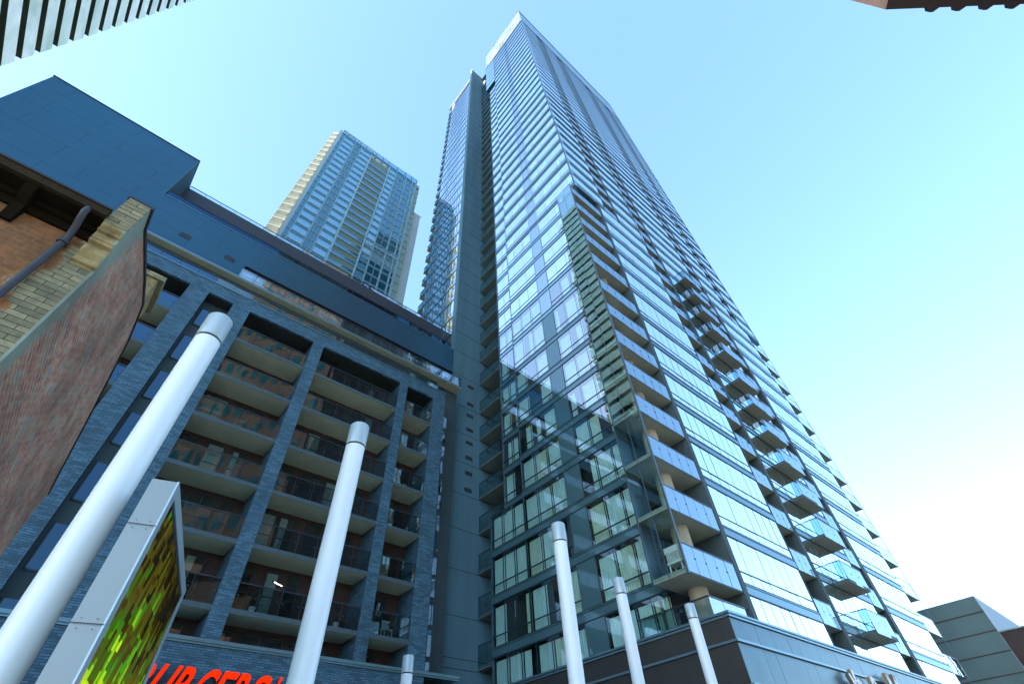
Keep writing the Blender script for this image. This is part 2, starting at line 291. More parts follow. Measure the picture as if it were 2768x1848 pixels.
# ---------------------------------------------------------------- mesh helpers
class MB:
    def __init__(s): s.v = []; s.f = []
    def box(s, x0, x1, y0, y1, z0, z1):
        b = len(s.v)
        s.v += [(x0,y0,z0),(x1,y0,z0),(x1,y1,z0),(x0,y1,z0),(x0,y0,z1),(x1,y0,z1),(x1,y1,z1),(x0,y1,z1)]
        s.f += [(b,b+3,b+2,b+1),(b+4,b+5,b+6,b+7),(b,b+1,b+5,b+4),(b+1,b+2,b+6,b+5),(b+2,b+3,b+7,b+6),(b+3,b,b+4,b+7)]
        return s
    def fb(s, ax, pl, a0, a1, z0, z1, d0, d1):
        """box on a wall plane: a along the wall, z up, d depth behind the plane (negative = proud)"""
        if ax == 'x': s.box(pl+d0, pl+d1, a0, a1, z0, z1)
        else: s.box(a0, a1, pl+d0, pl+d1, z0, z1)
        return s
    def pane(s, ax, pl, a0, a1, z0, z1, jit=.008):
        g = lambda: random.uniform(-jit, jit)
        b = len(s.v); c, u, w = g(), g(), g()
        for a, z, k in ((a0,z0,c),(a1,z0,c+u),(a1,z1,c+u+w),(a0,z1,c+w)):
            s.v.append((pl+k, a, z) if ax == 'x' else (a, pl+k, z))
        s.f.append((b,b+3,b+2,b+1) if ax == 'x' else (b,b+1,b+2,b+3)); return s
    def poly(s, pts):
        b = len(s.v); s.v += list(pts); s.f.append(tuple(range(b, b+len(pts)))); return s
    def prism(s, pts, vec):
        b = len(s.v); n = len(pts)
        s.v += [tuple(p) for p in pts] + [tuple(p[i]+vec[i] for i in range(3)) for p in pts]
        s.f.append(tuple(range(b+n-1, b-1, -1))); s.f.append(tuple(range(b+n, b+2*n)))
        for i in range(n): j = (i+1) % n; s.f.append((b+i, b+j, b+n+j, b+n+i))
        return s
    def tube(s, pts, rad, n=20, cap=True):
        pts = [Vector(p) for p in pts]; b = len(s.v); m = len(pts)
        rads = rad if isinstance(rad, (list, tuple)) else [rad]*m
        prev = None
        for i, p in enumerate(pts):
            t = (pts[min(i+1, m-1)] - pts[max(i-1, 0)]).normalized()
            if prev is None: u = t.orthogonal().normalized()
            else: u = (prev - t*prev.dot(t)).normalized()
            prev = u; w = t.cross(u)
            for k in range(n):
                a = 2*math.pi*k/n; s.v.append(tuple(p + (u*math.cos(a) + w*math.sin(a))*rads[i]))
        for i in range(m-1):
            for k in range(n):
                s.f.append((b+i*n+k, b+i*n+(k+1) % n, b+(i+1)*n+(k+1) % n, b+(i+1)*n+k))
        if cap:
            s.f.append(tuple(b+k for k in range(n-1, -1, -1))); s.f.append(tuple(b+(m-1)*n+k for k in range(n)))
        return s
    def build(s, name, m, parent=None, smooth=False, loc=None, bev=0):
        o = D.objects.new(name, D.meshes.new(name)); COL.objects.link(o)
        org = Vector((0, 0, 0))
        if parent is not None:
            org = Vector(parent['org']) if 'org' in parent else org; o.parent = parent
        elif loc is not None: org = W(loc); o.location = org
        o['org'] = tuple(org)
        o.data.from_pydata([tuple(W(v) - org) for v in s.v], [], s.f); o.data.update()
        for mm in (m if isinstance(m, (list, tuple)) else [m]): o.data.materials.append(M[mm] if isinstance(mm, str) else mm)
        if smooth:
            for p in o.data.polygons: p.use_smooth = True
            try: o.data.set_sharp_from_angle(angle=math.radians(40))
            except Exception: pass
        if bev:
            bm = o.modifiers.new('bevel', 'BEVEL'); bm.width = bev; bm.segments = 2; bm.limit_method = 'ANGLE'
        return o
def thing(name, label, cat, base, group=None):
    o = D.objects.new(name, None); COL.objects.link(o); o.location = W(base); o['org'] = tuple(W(base)); o.empty_display_size = .3
    o['label'] = label; o['category'] = cat
    if group: o['group'] = group
    return o
def stuff(o): o['kind'] = 'stuff'; return o
def struct(o): o['kind'] = 'structure'; return o
GZ = -1.6/S      # ground height in grid units

# ---------------------------------------------------------------- ground
struct(MB().box(-1500, 1500, -1500, 1500, GZ-1, GZ).build('ground', 'asphalt'))
struct(MB().box(-60, 34, -30, 46.9, GZ, GZ+.25).build('bounce_pavement', 'paving'))  # unseen paving, widened and paled to bounce light up onto the balcony soffits
struct(MB().box(36, 180, -30, 18.5, GZ, GZ+.25).build('bounce_pavement', 'paving'))
struct(MB().box(-160, 220, -50, -31, GZ+.008, GZ+.016).build('road', 'asphalt'))
mk = MB()
for i in range(40): mk.box(-150+i*9, -146+i*9, -40.6, -40.3, GZ+.024, GZ+.03)
struct(mk.build('road_marking', 'paint_white'))

# ---------------------------------------------------------------- floor levels (slab undersides)
LV = [14.35, 19.7, 25.1, 30.5, 35.8, 41.1, 46.4, 51.95, 58.6, 64.5, 69.9, 75.3, 81.1, 86.8]
z = 92.3
while z < 262: LV.append(z); z += 5.715
TOP = 261.0
NLOW = 13      # floors below the step in the plan

# ================================================================ GLASS TOWER
tw = thing('glass_tower', 'tall blue glass residential tower with a sharp corner and stacked balconies', 'tower', (38, 20, GZ))
# inner walls that close the rooms behind the glass
def wallline(pts, z0, z1):
    m = MB()
    for (a, b) in zip(pts[:-1], pts[1:]): m.poly([(a[0], a[1], z0), (b[0], b[1], z0), (b[0], b[1], z1), (a[0], a[1], z1)])
    return m
wallline([(44,46.85),(39.2,46.85),(39.2,23.9),(44.6,23.9),(44.6,21.1),(59.3,21.1),(59.3,23.2),(64.3,23.2),(64.3,21.1),(79.7,21.1),(79.7,23.2),(84.1,23.2),(84.1,21.1),(100.1,21.1),(100.1,60)], GZ, 30.4).build('inner_wall', 'interior', tw)
wallline([(44,44.35),(39.2,44.35),(39.2,23.9),(44.6,23.9),(44.6,21.1),(59.3,21.1),(59.3,23.2),(64.3,23.2),(64.3,21.1),(79.7,21.1),(79.7,23.2),(84.1,23.2),(84.1,21.1),(100.1,21.1),(100.1,60)], 30.4, 87.2).build('inner_wall', 'interior', tw)
wallline([(44,44.35),(39.2,44.35),(39.2,21.1),(46.8,21.1),(46.8,23.2),(51,23.2),(51,21.1),(60.1,21.1),(60.1,23.2),(64.2,23.2),(64.2,21.1),(79.9,21.1),(79.9,23.2),(84.4,23.2),(84.4,21.1),(94.3,21.1),(94.3,23.2),(98,23.2),(98,21.1),(106.8,21.1),(106.8,60)], 87.2, 284).build('inner_wall', 'interior', tw)
rb = MB()
rb.box(46, 106.6, 45, 60, 87.6, 285); rb.box(39.4, 46.1, 24, 46.2, 226, 284); rb.box(45, 100, 30, 60, 11, 87.4)
rb.box(38.3, 106.7, 20.3, 23, 286-.6, 286); rb.box(39.3, 106.7, 21.2, 60, 262, 262.5)
rb.build('tower_core', 'core', tw)

def window(ax, pl, a0, a1, L, U, step, parent, curt=0, *, gl='glass', acc=None, first=0, fr='frame', split=True, warm=.1):
    """one storey-high window bay: small lower lights, transom, tall upper lights"""
    g = MB(); fm = MB(); cu = MB(); cw = MB()
    zb, zt, zu = L+.98, L+1.98, U-.06
    if L > 150: split = False
    n = max(1, round((a1-a0)/step)); st = (a1-a0)/n
    for i in range(n):
        p, q = a0+i*st, a0+(i+1)*st
        if split: g.pane(ax, pl, p+.03, q-.03, zb, zt-.06); g.pane(ax, pl, p+.03, q-.03, zt+.06, zu)
        else: g.pane(ax, pl, p+.03, q-.03, zb, zu)
        if curt and random.random() < curt:
            c = cw if random.random() < warm else cu
            lo = p+.08 if random.random() < .86 else p+random.uniform(.3, .8)*st
            hi = q-.08 if random.random() < .86 else q-random.uniform(.3, .6)*st
            if hi > lo+.15:
                k = 8; b = len(c.v)              # hanging folds
                for j in range(k*2+1):
                    a = lo+(hi-lo)*j/(k*2); dd = .42+(.05 if j % 2 else -.03)
                    for zz in (zb+.02+(.5 if random.random() < 0 else 0), zu-.25): c.v.append((pl+dd, a, zz) if ax == 'x' else (a, pl+dd, zz))
                for j in range(k*2): c.f.append((b+2*j, b+2*j+2, b+2*j+3, b+2*j+1))
    for i in range(n+1):
        p = a0+i*st; w = .022
        fm.fb(ax, pl, p-w, p+w, zb, zu, -.014, .10)
    if split: fm.fb(ax, pl, a0-.04, a1+.04, zt-.05, zt+.05, -.05, .10)
    fm.fb(ax, pl, a0-.04, a1+.04, zu-.05, zu+.05, -.05, .10)
    if acc is not None:
        acc[0].v, acc[0].f = merge(acc[0], g); acc[1].v, acc[1].f = merge(acc[1], fm); acc[2].v, acc[2].f = merge(acc[2], cu); return
    w = g.build('window', gl, parent); fm.build('frame', fr, w)
    if cu.v: cu.build('curtain', 'curtain', w)
    if cw.v: cw.build('curtain', 'curtain_warm', w)
def merge(a, b):
    o = len(a.v); return a.v + b.v, a.f + [tuple(i+o for i in f_) for f_ in b.f]

acc = [MB(), MB(), MB()]; lav = MB(); lav2 = MB()
for k, L in enumerate(LV):
    U = LV[k+1] if k+1 < len(LV) else TOP
    low = k < NLOW
    cp = .96 if k < 3 else (.9 if k < 9 else .35)
    A = None if k < 16 else acc
    # left face
    if low:
        segs = [(23.6, 30.55, 2.35), (33.15, 40.4, 2.42)]
    else: segs = [(20.15, 30.55, 2.35), (33.15, 40.4, 2.42)]
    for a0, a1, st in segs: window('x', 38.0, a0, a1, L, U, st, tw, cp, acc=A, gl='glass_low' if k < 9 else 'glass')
    (lav if k > 7 else lav2).pane('x', 37.98, 30.62, 33.08, L+.98, U-.06, .003)
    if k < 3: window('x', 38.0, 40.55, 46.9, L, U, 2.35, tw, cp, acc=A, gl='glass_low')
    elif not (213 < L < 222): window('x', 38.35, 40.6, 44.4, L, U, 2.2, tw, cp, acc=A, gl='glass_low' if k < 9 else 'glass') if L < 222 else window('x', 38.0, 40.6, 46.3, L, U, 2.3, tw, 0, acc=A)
    # right face
    cr = 0
    if low: rs = [(45.05, 59.5, 1.85), (64.95, 79.9, 1.9), (85.35, 100.3, 1.88)]
    else: rs = [(38.05, 46.9, 1.85), (51.5, 60.3, 1.85), (64.95, 79.9, 1.9), (85.35, 94.4, 1.88), (98.5, 107, 2.1)]
    for a0, a1, st in rs: window('y', 20.0, a0, a1, L, U, st, tw, cr, acc=A)
stuff(acc[0].build('window', 'glass', tw)); stuff(acc[1].build('frame', 'frame', tw)); stuff(acc[2].build('curtain', 'curtain', tw))
# first storey above the podium
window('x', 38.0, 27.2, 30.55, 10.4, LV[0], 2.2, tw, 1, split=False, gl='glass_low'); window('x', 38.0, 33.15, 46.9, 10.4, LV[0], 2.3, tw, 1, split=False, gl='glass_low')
window('y', 20.0, 45.05, 59.5, 10.4, LV[0], 1.85, tw, .2, split=False); window('y', 20.0, 64.95, 79.9, 10.4, LV[0], 1.9, tw, .2, split=False); window('y', 20.0, 85.35, 100.3, 10.4, LV[0], 1.88, tw, .2, split=False)
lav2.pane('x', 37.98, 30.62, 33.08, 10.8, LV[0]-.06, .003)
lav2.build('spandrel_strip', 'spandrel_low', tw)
lav.build('spandrel_strip', 'lavender', tw)
MB().fb('x', 38.0, 30.56, 30.62, 11, 262, -.06, .1).fb('x', 38.0, 33.08, 33.14, 11, 262, -.06, .1).build('strip_trim', 'frame_mid', tw)

# floor bands: spandrel glass over each slab edge with thin dark trim lines
for k, L in enumerate(LV):
    low = k < NLOW
    b = MB()
    z1 = L+.94
    ys = (23.52 if low else 20.0)
    b.fb('x', 38.0, ys, 40.4, L, z1, -.05, .9)
    if k < 3: b.fb('x', 38.0, 40.45, 46.95, L, z1, -.05, .9)
    elif L < 222: b.fb('x', 38.35, 40.45, 44.4, L, z1, -.05, .9)
    else: b.fb('x', 38.0, 40.45, 46.3, L, z1, -.05, .9)
    if low: rr = [(45.0, 59.5), (64.9, 79.95), (85.3, 100.3)]
    else: rr = [(38.95, 46.9), (51.45, 60.3), (64.9, 79.95), (85.3, 94.4), (98.45, 107)]
    for a0, a1 in rr: b.fb('y', 20.0, a0, a1, L, z1, -.05, .9)
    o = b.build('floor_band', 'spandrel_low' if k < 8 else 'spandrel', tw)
    t_ = MB(); pr, hh = (-.09, 1) if low else (-.12, 1.2)
    for zz, h in ((L-.05, .06*hh), (L+.74, .05), (z1, .05*hh)) if k < 22 else ((L-.05, .12), (z1, .08)):
        t_.fb('x', 38.0, ys, 40.4, zz, zz+h, pr, -.052)
        for a0, a1 in rr: t_.fb('y', 20.0, a0, a1, zz, zz+h, max(pr, -.09), -.052)
        if k < 3: t_.fb('x', 38.0, 40.45, 46.95, zz, zz+h, pr, -.052)
        elif L < 222: t_.fb('x', 38.35, 40.45, 44.4, zz, zz+h, pr, -.052)
    t_.build('trim_line', 'frame', o)
# vertical step beside y = 40.4 and the outer corners
cr_ = MB(); cr_.box(37.93, 38.5, 40.36, 40.44, 30, 262); cr_.box(38.25, 38.6, 44.35, 44.5, 30, 213); cr_.box(37.92, 38.2, 46.9, 47.05, 10, 30.5)
cr_.box(37.90, 38.08, 19.90, 20.08, 87.6, 286); cr_.box(106.95, 107.15, 19.9, 20.1, 87.6, 286)
cr_.build('corner_trim', 'frame_mid', tw)
MB().box(38.4, 44.2, 44.42, 44.6, 30, 213).box(38.1, 44.2, 46.95, 47.1, GZ, 30.4).box(38.05, 44, 46.35, 46.6, 225.5, 284).box(38.05, 44, 40.6, 46.5, 225.3, 225.6).build('return_wall', 'w_glass', tw)
MB().box(38.4, 45, 40.6, 46.5, 212.6, 213).build('notch_floor', 'slab_edge', tw)
# dark fins and recess walls
fin = MB()
for x0, x1, z0, z1 in ((44.3, 45.0, 11, 87.3), (64.1, 64.9, 11, 259), (84.0, 85.3, 11, 87), (84.4, 85.2, 87, 259), (50.9, 51.45, 87.4, 257), (97.8, 98.4, 87.4, 257), (59.5, 59.62, 11, 259), (79.95, 80.07, 11, 259)):
    fin.box(x0, x1, 19.93, 23.3, z0, z1)
fin.build('pier', 'pier', tw)
MB().box(59.6, 64.2, 23.0, 23.18, 11, 259).box(80, 84.3, 23.0, 23.18, 11, 259).box(46.8, 51, 23.0, 23.18, 88, 257).box(94.3, 98, 23.0, 23.18, 88, 257).build('recess_wall', 'core', tw)

# balconies
nb = [0]
bs, bsr = MB(), MB()
def balcony(slab, rails, rail_mat='rail_glass_blue', deep=False):
    if nb[0] < 100:
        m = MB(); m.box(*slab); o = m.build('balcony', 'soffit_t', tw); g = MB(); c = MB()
        edge = MB(); x0, x1, y0, y1, z0, z1 = slab
        edge.box(x0-.03, x1, y0-.03, y0-.004, z0-.04, z1+.03); edge.box(x0-.03, x0-.004, y0, y1, z0-.04, z1+.03) if deep else None
        for ax, pl, a0, a1, zz0, zz1 in rails:
            n = max(1, round((a1-a0)/1.75)); st = (a1-a0)/n
            for i in range(n):
                g.pane(ax, pl, a0+i*st+.03, a0+(i+1)*st-.03, zz0, zz1, .006)
            for i in range(n+1): 
                p = a0+i*st
                c.fb(ax, pl, p-.025, p+.025, zz0-.1, zz1, .02, .06)
                if 0 < i < n: c.fb(ax, pl, p-.09, p+.09, zz0+1.2, zz0+1.32, -.03, .05)
            c.fb(ax, pl, a0, a1, zz1, zz1+.09, -.03, .06)
        if deep and rail_mat == 'box_glass':
            g2 = MB(); n4 = round((x1-x0)/1.75); g2.v = g.v[:4*n4]; g2.f = g.f[:n4]; g2.build('front_railing', 'rail_glass_blue', o)
            g.f = [tuple(i-4*n4 for i in q) for q in g.f[n4:]]; g.v = g.v[4*n4:]
        g.build('railing', rail_mat, o); c.build('handrail', 'rail_metal', o); edge.build('slab_edge', 'slab_edge', o)
        nb[0] += 1
    else:
        bs.box(*slab)
        for ax, pl, a0, a1, zz0, zz1 in rails: bsr.pane(ax, pl, a0, a1, zz0, zz1, .004)
# corner bay balconies
for k, L in enumerate(LV[:13]):
    balcony((36.05, 44.28, 20.05, 23.38, L, L+.38), [('y', 20.0, 36.15, 44.25, L+.1, L+2.35)])
# projecting boxes
for k, L in enumerate(LV[:13]):
    balcony((68.7, 74.75, 18.2, 19.9, L, L+.35), [('y', 18.17, 68.72, 74.75, L+.02, L+2.4), ('x', 68.68, 18.2, 19.9, L+.1, L+2.4), ('x', 74.78, 18.2, 19.9, L+.1, L+2.4)], 'box_glass', True)
# recessed balconies on the right face
for k, L in enumerate(LV[:13]):
    balcony((59.65, 64.1, 20.04, 23, L, L+.35), [('y', 20.0, 59.65, 64.1, L+.02, L+2.4)])
    balcony((80.1, 84.0, 20.04, 23, L, L+.35), [('y', 20.0, 76.4, 84.0, L+.02, L+2.4)])
# open corner balconies at the far end
for k, L in enumerate(LV[:13]):
    balcony((100.4, 107.0, 20.05, 24.4, L, L+.35), [('y', 20.0, 100.4, 107, L+.02, L+2.4), ('x', 107.02, 20.1, 24.4, L+.1, L+2.4)], 'rail_glass')
MB().box(106.98, 107.06, 19.95, 20.03, 11.4, 87).build('corner_post', 'frame_mid', tw)
# balconies between the glass block and the concrete shaft
for k, L in enumerate(LV):
    if L > 248: break
    y0 = 47.1 if k < 3 else 44.6
    balcony((39.62, 44.3, y0, 51.75, L, L+.38), [('x', 39.58, y0, 51.7, L+.05, L+2.4)], 'rail_glass_dark')
for k, L in enumerate(LV[13:]):
    if L > 255: break
    for x0, x1 in ((60.35, 63.95), (80.1, 84.35), (46.95, 50.85), (94.45, 97.75)):
        balcony((x0, x1, 20.04, 23, L, L+.35), [('y', 20.0, x0, x1, L+.02, L+2.3)])
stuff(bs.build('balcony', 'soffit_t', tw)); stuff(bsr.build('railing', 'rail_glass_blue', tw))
# the bay: soffit under the step, full-height side screens, column
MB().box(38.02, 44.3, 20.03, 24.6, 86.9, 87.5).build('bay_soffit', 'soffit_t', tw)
for z0, z1 in [(LV[i]+.05, LV[i+1]+.0) for i in range(12)] + [(81.15, 83.6)]:
    g = MB(); g.pane('x', 36.0, 20.08, 21.75, z0, z1-.1, .003); g.pane('x', 36.0, 21.8, 23.35, z0, z1-.1, .003)
    o = g.build('side_screen', 'bay_glass', tw)
    fm = MB(); fm.fb('x', 36.0, 20.0, 23.4, z1-.09, z1-.03, -.01, .04); fm.fb('x', 36.0, 21.75, 21.81, z0, z1, -.01, .04); fm.build('frame', 'frame_mid', o)
MB().box(35.93, 36.12, 19.9, 20.06, 14.2, 83.8).box(35.96, 36.1, 23.36, 23.48, 14.3, 83.8).box(36.0, 38.0, 23.4, 23.5, 14.7, 83.6).build('corner_post', 'frame_mid', tw)
g = MB()
for k in range(13):
    L, U = LV[k], LV[k+1]
    for i in range(3): g.pane('y', 23.8, 38.3+i*2, 40.2+i*2, L+.5, U-.3)
g.build('patio_door', 'low_glass', tw)
cm = MB(); cm.tube([(40.15, 21.95, 10.5), (40.15, 21.95, 86.9)], .82, 28); cm.build('column', 'column', tw, smooth=True)
MB().box(38.0, 44.3, 24.5, 24.58, 10.4, 14.3).build('terrace_wall', 'core', tw)
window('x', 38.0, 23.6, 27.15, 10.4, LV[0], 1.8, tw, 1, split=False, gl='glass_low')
# crown: translucent wind screen
g = MB(); fr = MB()
n = 13
for i in range(n):
    a0 = 20.1+i*26/n; 
    for j in range(5):
        z0 = 262.2+j*4.6
        g.pane('x', 38.0, a0+.05, a0+26/n-.05, z0, z0+4.5, .01)
for i in range(n+1): fr.fb('x', 38.0, 20.05+i*26/n, 20.15+i*26/n, 262, 285, -.05, .08)
for j in range(6): fr.fb('x', 38.0, 20.1, 46.1, 262+j*4.6, 262.12+j*4.6, -.05, .08)
o = g.build('crown_screen', 'screen_glass', tw); fr.build('frame', 'w_frame', o)
g = MB(); fr = MB()
for i in range(36):
    a0 = 38.1+i*1.915
    for j in range(5): g.pane('y', 20.0, a0+.03, a0+1.88, 261.8+j*4.8, 261.8+j*4.8+4.7)
for j in range(6): fr.fb('y', 20.0, 38, 107, 261.6+j*4.8, 261.75+j*4.8, -.06, .08)
o = g.build('crown_glazing', 'glass', tw); fr.build('frame', 'frame', o)
MB().box(37.9, 107.1, 19.85, 20.25, 285.8, 286.2).box(37.9, 38.2, 20.2, 46.3, 284.6, 285).build('parapet_cap', 'metal_coping', tw)

# ---------------------------------------------------------------- podium
pd = thing('podium_building', 'dark panelled podium under the glass tower with a projecting grey coping', 'building', (37.5, 18.7, GZ))
MB().box(37.56, 140, 18.76, 60, GZ, 9.4).box(37.56, 140, 18.76, 27, 9.6, 11.05).build('podium_wall', 'core', pd)
MB().fb('x', 37.5, 18.7, 46.8, GZ, 9.42, 0, .05).fb('x', 37.5, 18.7, 46.8, 9.62, 11.0, 0, .05).build('left_panel', 'podium_left', pd)
g = MB(); jt = MB()
x = 37.52; i = 0
while x < 138:
    w = random.choice((1.7, 2.6, 3.5, 2.4))
    g.fb('y', 18.7, x+.02, x+w-.02, 9.62, 11.0, random.uniform(0, .01), .05); x += w
x = 37.52
while x < 138:
    w = random.choice((2.7, 3.5, 4.6, 1.8))
    g.fb('y', 18.7, x+.02, x+w-.02, GZ, 9.42, random.uniform(0, .01), .05); x += w
g.build('front_panel', 'podium_front', pd)
MB().box(37.40, 140, 18.58, 27, 11.05, 11.2).box(37.34, 140, 18.52, 27, 11.26, 11.42).box(37.40, 37.9, 27, 46.9, 11.05, 11.2).box(37.34, 37.9, 27, 46.9, 11.26, 11.42).build('coping', 'metal_coping', pd)
MB().box(37.36, 140, 18.54, 19.2, 9.44, 9.6).box(37.36, 38, 19.2, 46.85, 9.44, 9.6).build('string_course', 'metal_coping', pd)
MB().box(37.45, 140, 18.62, 26, 11.2, 11.26).box(37.46, 140, 18.66, 19, 9.4, 9.44).build('shadow_gap', 'black', pd)
MB().box(37.1, 140, 18.3, 19, 6.75, 6.9).build('canopy', 'metal_coping', pd)
g = MB(); g.pane('x', 38.3, 20.2, 22.6, 11.5, 13.0); g.pane('x', 38.3, 22.7, 27.2, 11.5, 13.0); 
for i in range(3): g.pane('y', 20.2, 38.35+i*2, 40.3+i*2, 11.5, 13.0)
o = g.build('terrace_railing', 'rail_glass', pd); MB().box(38.25, 38.35, 20.2, 27.3, 13.0, 13.1).box(38.3, 44.3, 20.15, 20.25, 13.0, 13.1).build('handrail', 'rail_metal', o)

# sign letters on the podium
def stroke(m, pts, w, y, dep):
    for (a, b) in zip(pts[:-1], pts[1:]):
        ax, az = a; bx, bz = b; L_ = math.hypot(bx-ax, bz-az); nx, nz = -(bz-az)/L_*w/2, (bx-ax)/L_*w/2
        m.prism([(ax+nx, y, az+nz), (ax-nx, y, az-nz), (bx-nx, y, bz-nz), (bx+nx, y, bz+nz)], (0, dep, 0))
ps = thing('podium_sign', 'row of white script letters standing off the grey podium front', 'sign', (58, 18.3, 7.5))
for base, strokes in ((54.3, [[(0,5.6),(.7,9.5)],[(-.25,9.1),(.25,8.0),(.2,7.0)],[(.5,8.4),(1.3,8.75),(1.9,8.2),(1.6,5.8)]]),
                      (58.3, [[(0,5.8),(.55,9.35)],[(.75,9.35),(1.35,8.6)]]),
                      (62.9, [[(0,5.8),(.8,10.15)],[(.8,10.15),(1.5,7.4)],[(1.5,7.4),(2.7,10.2)],[(2.7,10.2),(2.5,5.8)]])):
    fm, bk = MB(), MB()
    for s_ in strokes: stroke(fm, [(base+a, b) for a, b in s_], .3, 18.0, .06); stroke(bk, [(base+a, b) for a, b in s_], .33, 18.07, .3)
    o = fm.build('letter', 'letter_white', ps); bk.build('return_edge', 'letter_bronze', o)

# ================================================================ CONCRETE SHAFT AND WING
wg = thing('concrete_wing_tower', 'slim dark concrete shaft with ribbon-windowed wing left of the glass tower', 'tower', (33.55, 51.8, GZ))
MB().box(33.55, 46, 51.8, 53.05, GZ, 265.4).build('shaft_wall', 'concrete', wg)
MB().box(33.50, 42, 51.75, 53.1, 265.4, 266.2).build('shaft_coping', 'white_coping', wg)
jm = MB()
for zz in [12.0, 15.2+5.4*0] + [LV[i]-.15 for i in range(len(LV)) if LV[i] < 262]:
    jm.box(33.56, 42, 51.78, 51.81, zz-.03, zz+.03)
jm.build('joint', 'joint', wg)
for zc in (56.6, 52.6, 50.1, 47.2, 44.6, 41.8, 39.1, 36.3):
    zc -= 0.0
    m = MB(); m.box(36.9, 38.2, 51.74, 51.81, zc-.25+.3, zc+.32+.3); v = m.build('vent', 'black', wg)
    sl_ = MB()
    for j in range(3): sl_.box(36.85, 38.25, 51.70, 51.735, zc+.06+j*.17, zc+.12+j*.17)
    sl_.build('louvre', 'louvre', v)
MB().box(34.3, 60, 53.06, 67.2, GZ, 250).build('wing_wall', 'interior', wg)
MB().box(43.9, 46, 44, 51.8, GZ, 262).build('recess_back_wall', 'core', wg)
gA, fA, bA, cA = MB(), MB(), MB(), MB()
for k, L in enumerate(LV):
    if L > 246: break
    U = min(LV[k+1], 249.2) if k+1 < len(LV) else 249
    n = 11; a0, a1 = 53.2, 67.2; st = (a1-a0)/n
    for i in range(n):
        p = a0+i*st
        if L > 54:
            if i % 4 == 3: gA.pane('x', 33.72, p+.05, p+st*.4, L+1.6, U-.1); gA.pane('x', 33.72, p+st*.45, p+st-.05, L+1.6, U-.1)
            else: gA.pane('x', 33.72, p+.05, p+st-.05, L+1.6, U-.1)
            fA.fb('x', 33.72, p-.06, p+.06, L+1.5, U-.05, -.06, .1)
            if random.random() < .28: cA.fb('x', 34.0, p+.1, p+st-.1, L+1.6, U-.3, 0, .05)
    if L > 54:
        fA.fb('x', 33.72, a0, a1, L+1.45, L+1.6, -.08, .1); fA.fb('x', 33.72, a0, a1, U-.12, U+.02, -.08, .1)
        fA.fb('x', 33.72, a0+4, a1-2, L+2.7, L+2.78, -.03, .05)
        b = MB(); b.fb('x', 33.62, 53.1, 67.25, L, L+1.45, 0, .7); b.build('floor_band', 'lavender', wg)
        m = MB(); m.box(33.75, 37.2, 67.3, 69.9, L, L+.4); o = m.build('balcony', 'soffit', wg)
        r_ = MB(); r_.pane('x', 33.7, 67.3, 69.95, L+.1, L+2.4); r_.pane('y', 69.95, 33.7, 37.2, L+.1, L+2.4); r_.build('railing', 'rail_glass_blue', o)
        MB().box(33.64, 33.76, 67.3, 70, L+2.4, L+2.52).box(33.64, 33.76, 67.3, 70, L-.05, L+.12).box(33.7, 37.2, 69.9, 70, L+2.4, L+2.52).build('handrail', 'rail_metal', o)
o = stuff(gA.build('window', 'glass', wg)); stuff(fA.build('frame', 'frame', wg)); stuff(cA.build('blind', 'curtain_warm', wg))
MB().box(33.45, 60, 53.0, 70.1, 250.6, 253.4).box(33.6, 60, 53.06, 67.4, 249, 250.6).box(33.6, 60, 65.2, 67.4, 240, 249).build('roof_parapet', 'white_coping', wg)
MB().box(40.6, 44, 50.5, 51.7, 255, 262).build('roof_parapet', 'white_coping', wg)

# ================================================================ LOW-RISE BRICK APARTMENT BLOCK
lr = thing('brick_apartment_block', 'blue-grey brick apartment block with glass-railed balconies and a dark metal top', 'building', (10, 47, GZ))
Y = 47.0
# rear wall, red-brown brick with openings filled by windows
MB().box(-34, 29.3, 50.2, 56, GZ, 51.8).box(29.3, 33.5, 51.2, 54, GZ, 51.8).build('rear_wall', 'brick_red', lr)
XS = [(-30.2, -27.6), (-16.4, -14.4), (-5.85, -3.84), (-1.1, .85), (8.93, 10.35), (21.8, 23.05), (27.35, 29.4)]
for x0, x1 in XS:
    m = MB(); m.box(x0, x1, Y, 50.2, 12.25, 45.95); o = m.build('pier', 'brick_blue', lr)
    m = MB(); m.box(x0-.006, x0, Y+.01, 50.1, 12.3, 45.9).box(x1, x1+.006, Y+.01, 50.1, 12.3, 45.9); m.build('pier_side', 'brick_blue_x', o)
MB().box(-34, 29.4, Y-.001, 49.2, 45.95, 47.75).build('frame_beam', 'brick_blue', lr)
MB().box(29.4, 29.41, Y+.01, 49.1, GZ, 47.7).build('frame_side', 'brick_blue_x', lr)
MB().box(-34, 29.5, Y-.08, 49.3, 47.75, 47.9).build('frame_coping', 'metal_coping', lr)
MB().box(-34, 29.3, 47.3, 50.1, 45.9, 45.949).build('top_soffit', 'interior', lr)
MB().box(-34, 29.4, Y+.05, 50.2, GZ, 11.85).box(29.4, 33.5, 47.3, 51.2, GZ, 11.0).build('base_wall', 'brick_blue', lr)
MB().box(-34, 33.5, Y-.18, 50, 12.0, 12.25).box(-34, 33.5, Y-.08, 50, 11.85, 12.0).build('ledge', 'metal_coping', lr)
LL = [14.3, 19.65, 25.02, 30.35, 35.7, 41.02]
bays = [(-27.6, -16.4), (-14.4, -5.85), (.85, 8.93), (10.35, 21.8), (23.05, 27.35)]
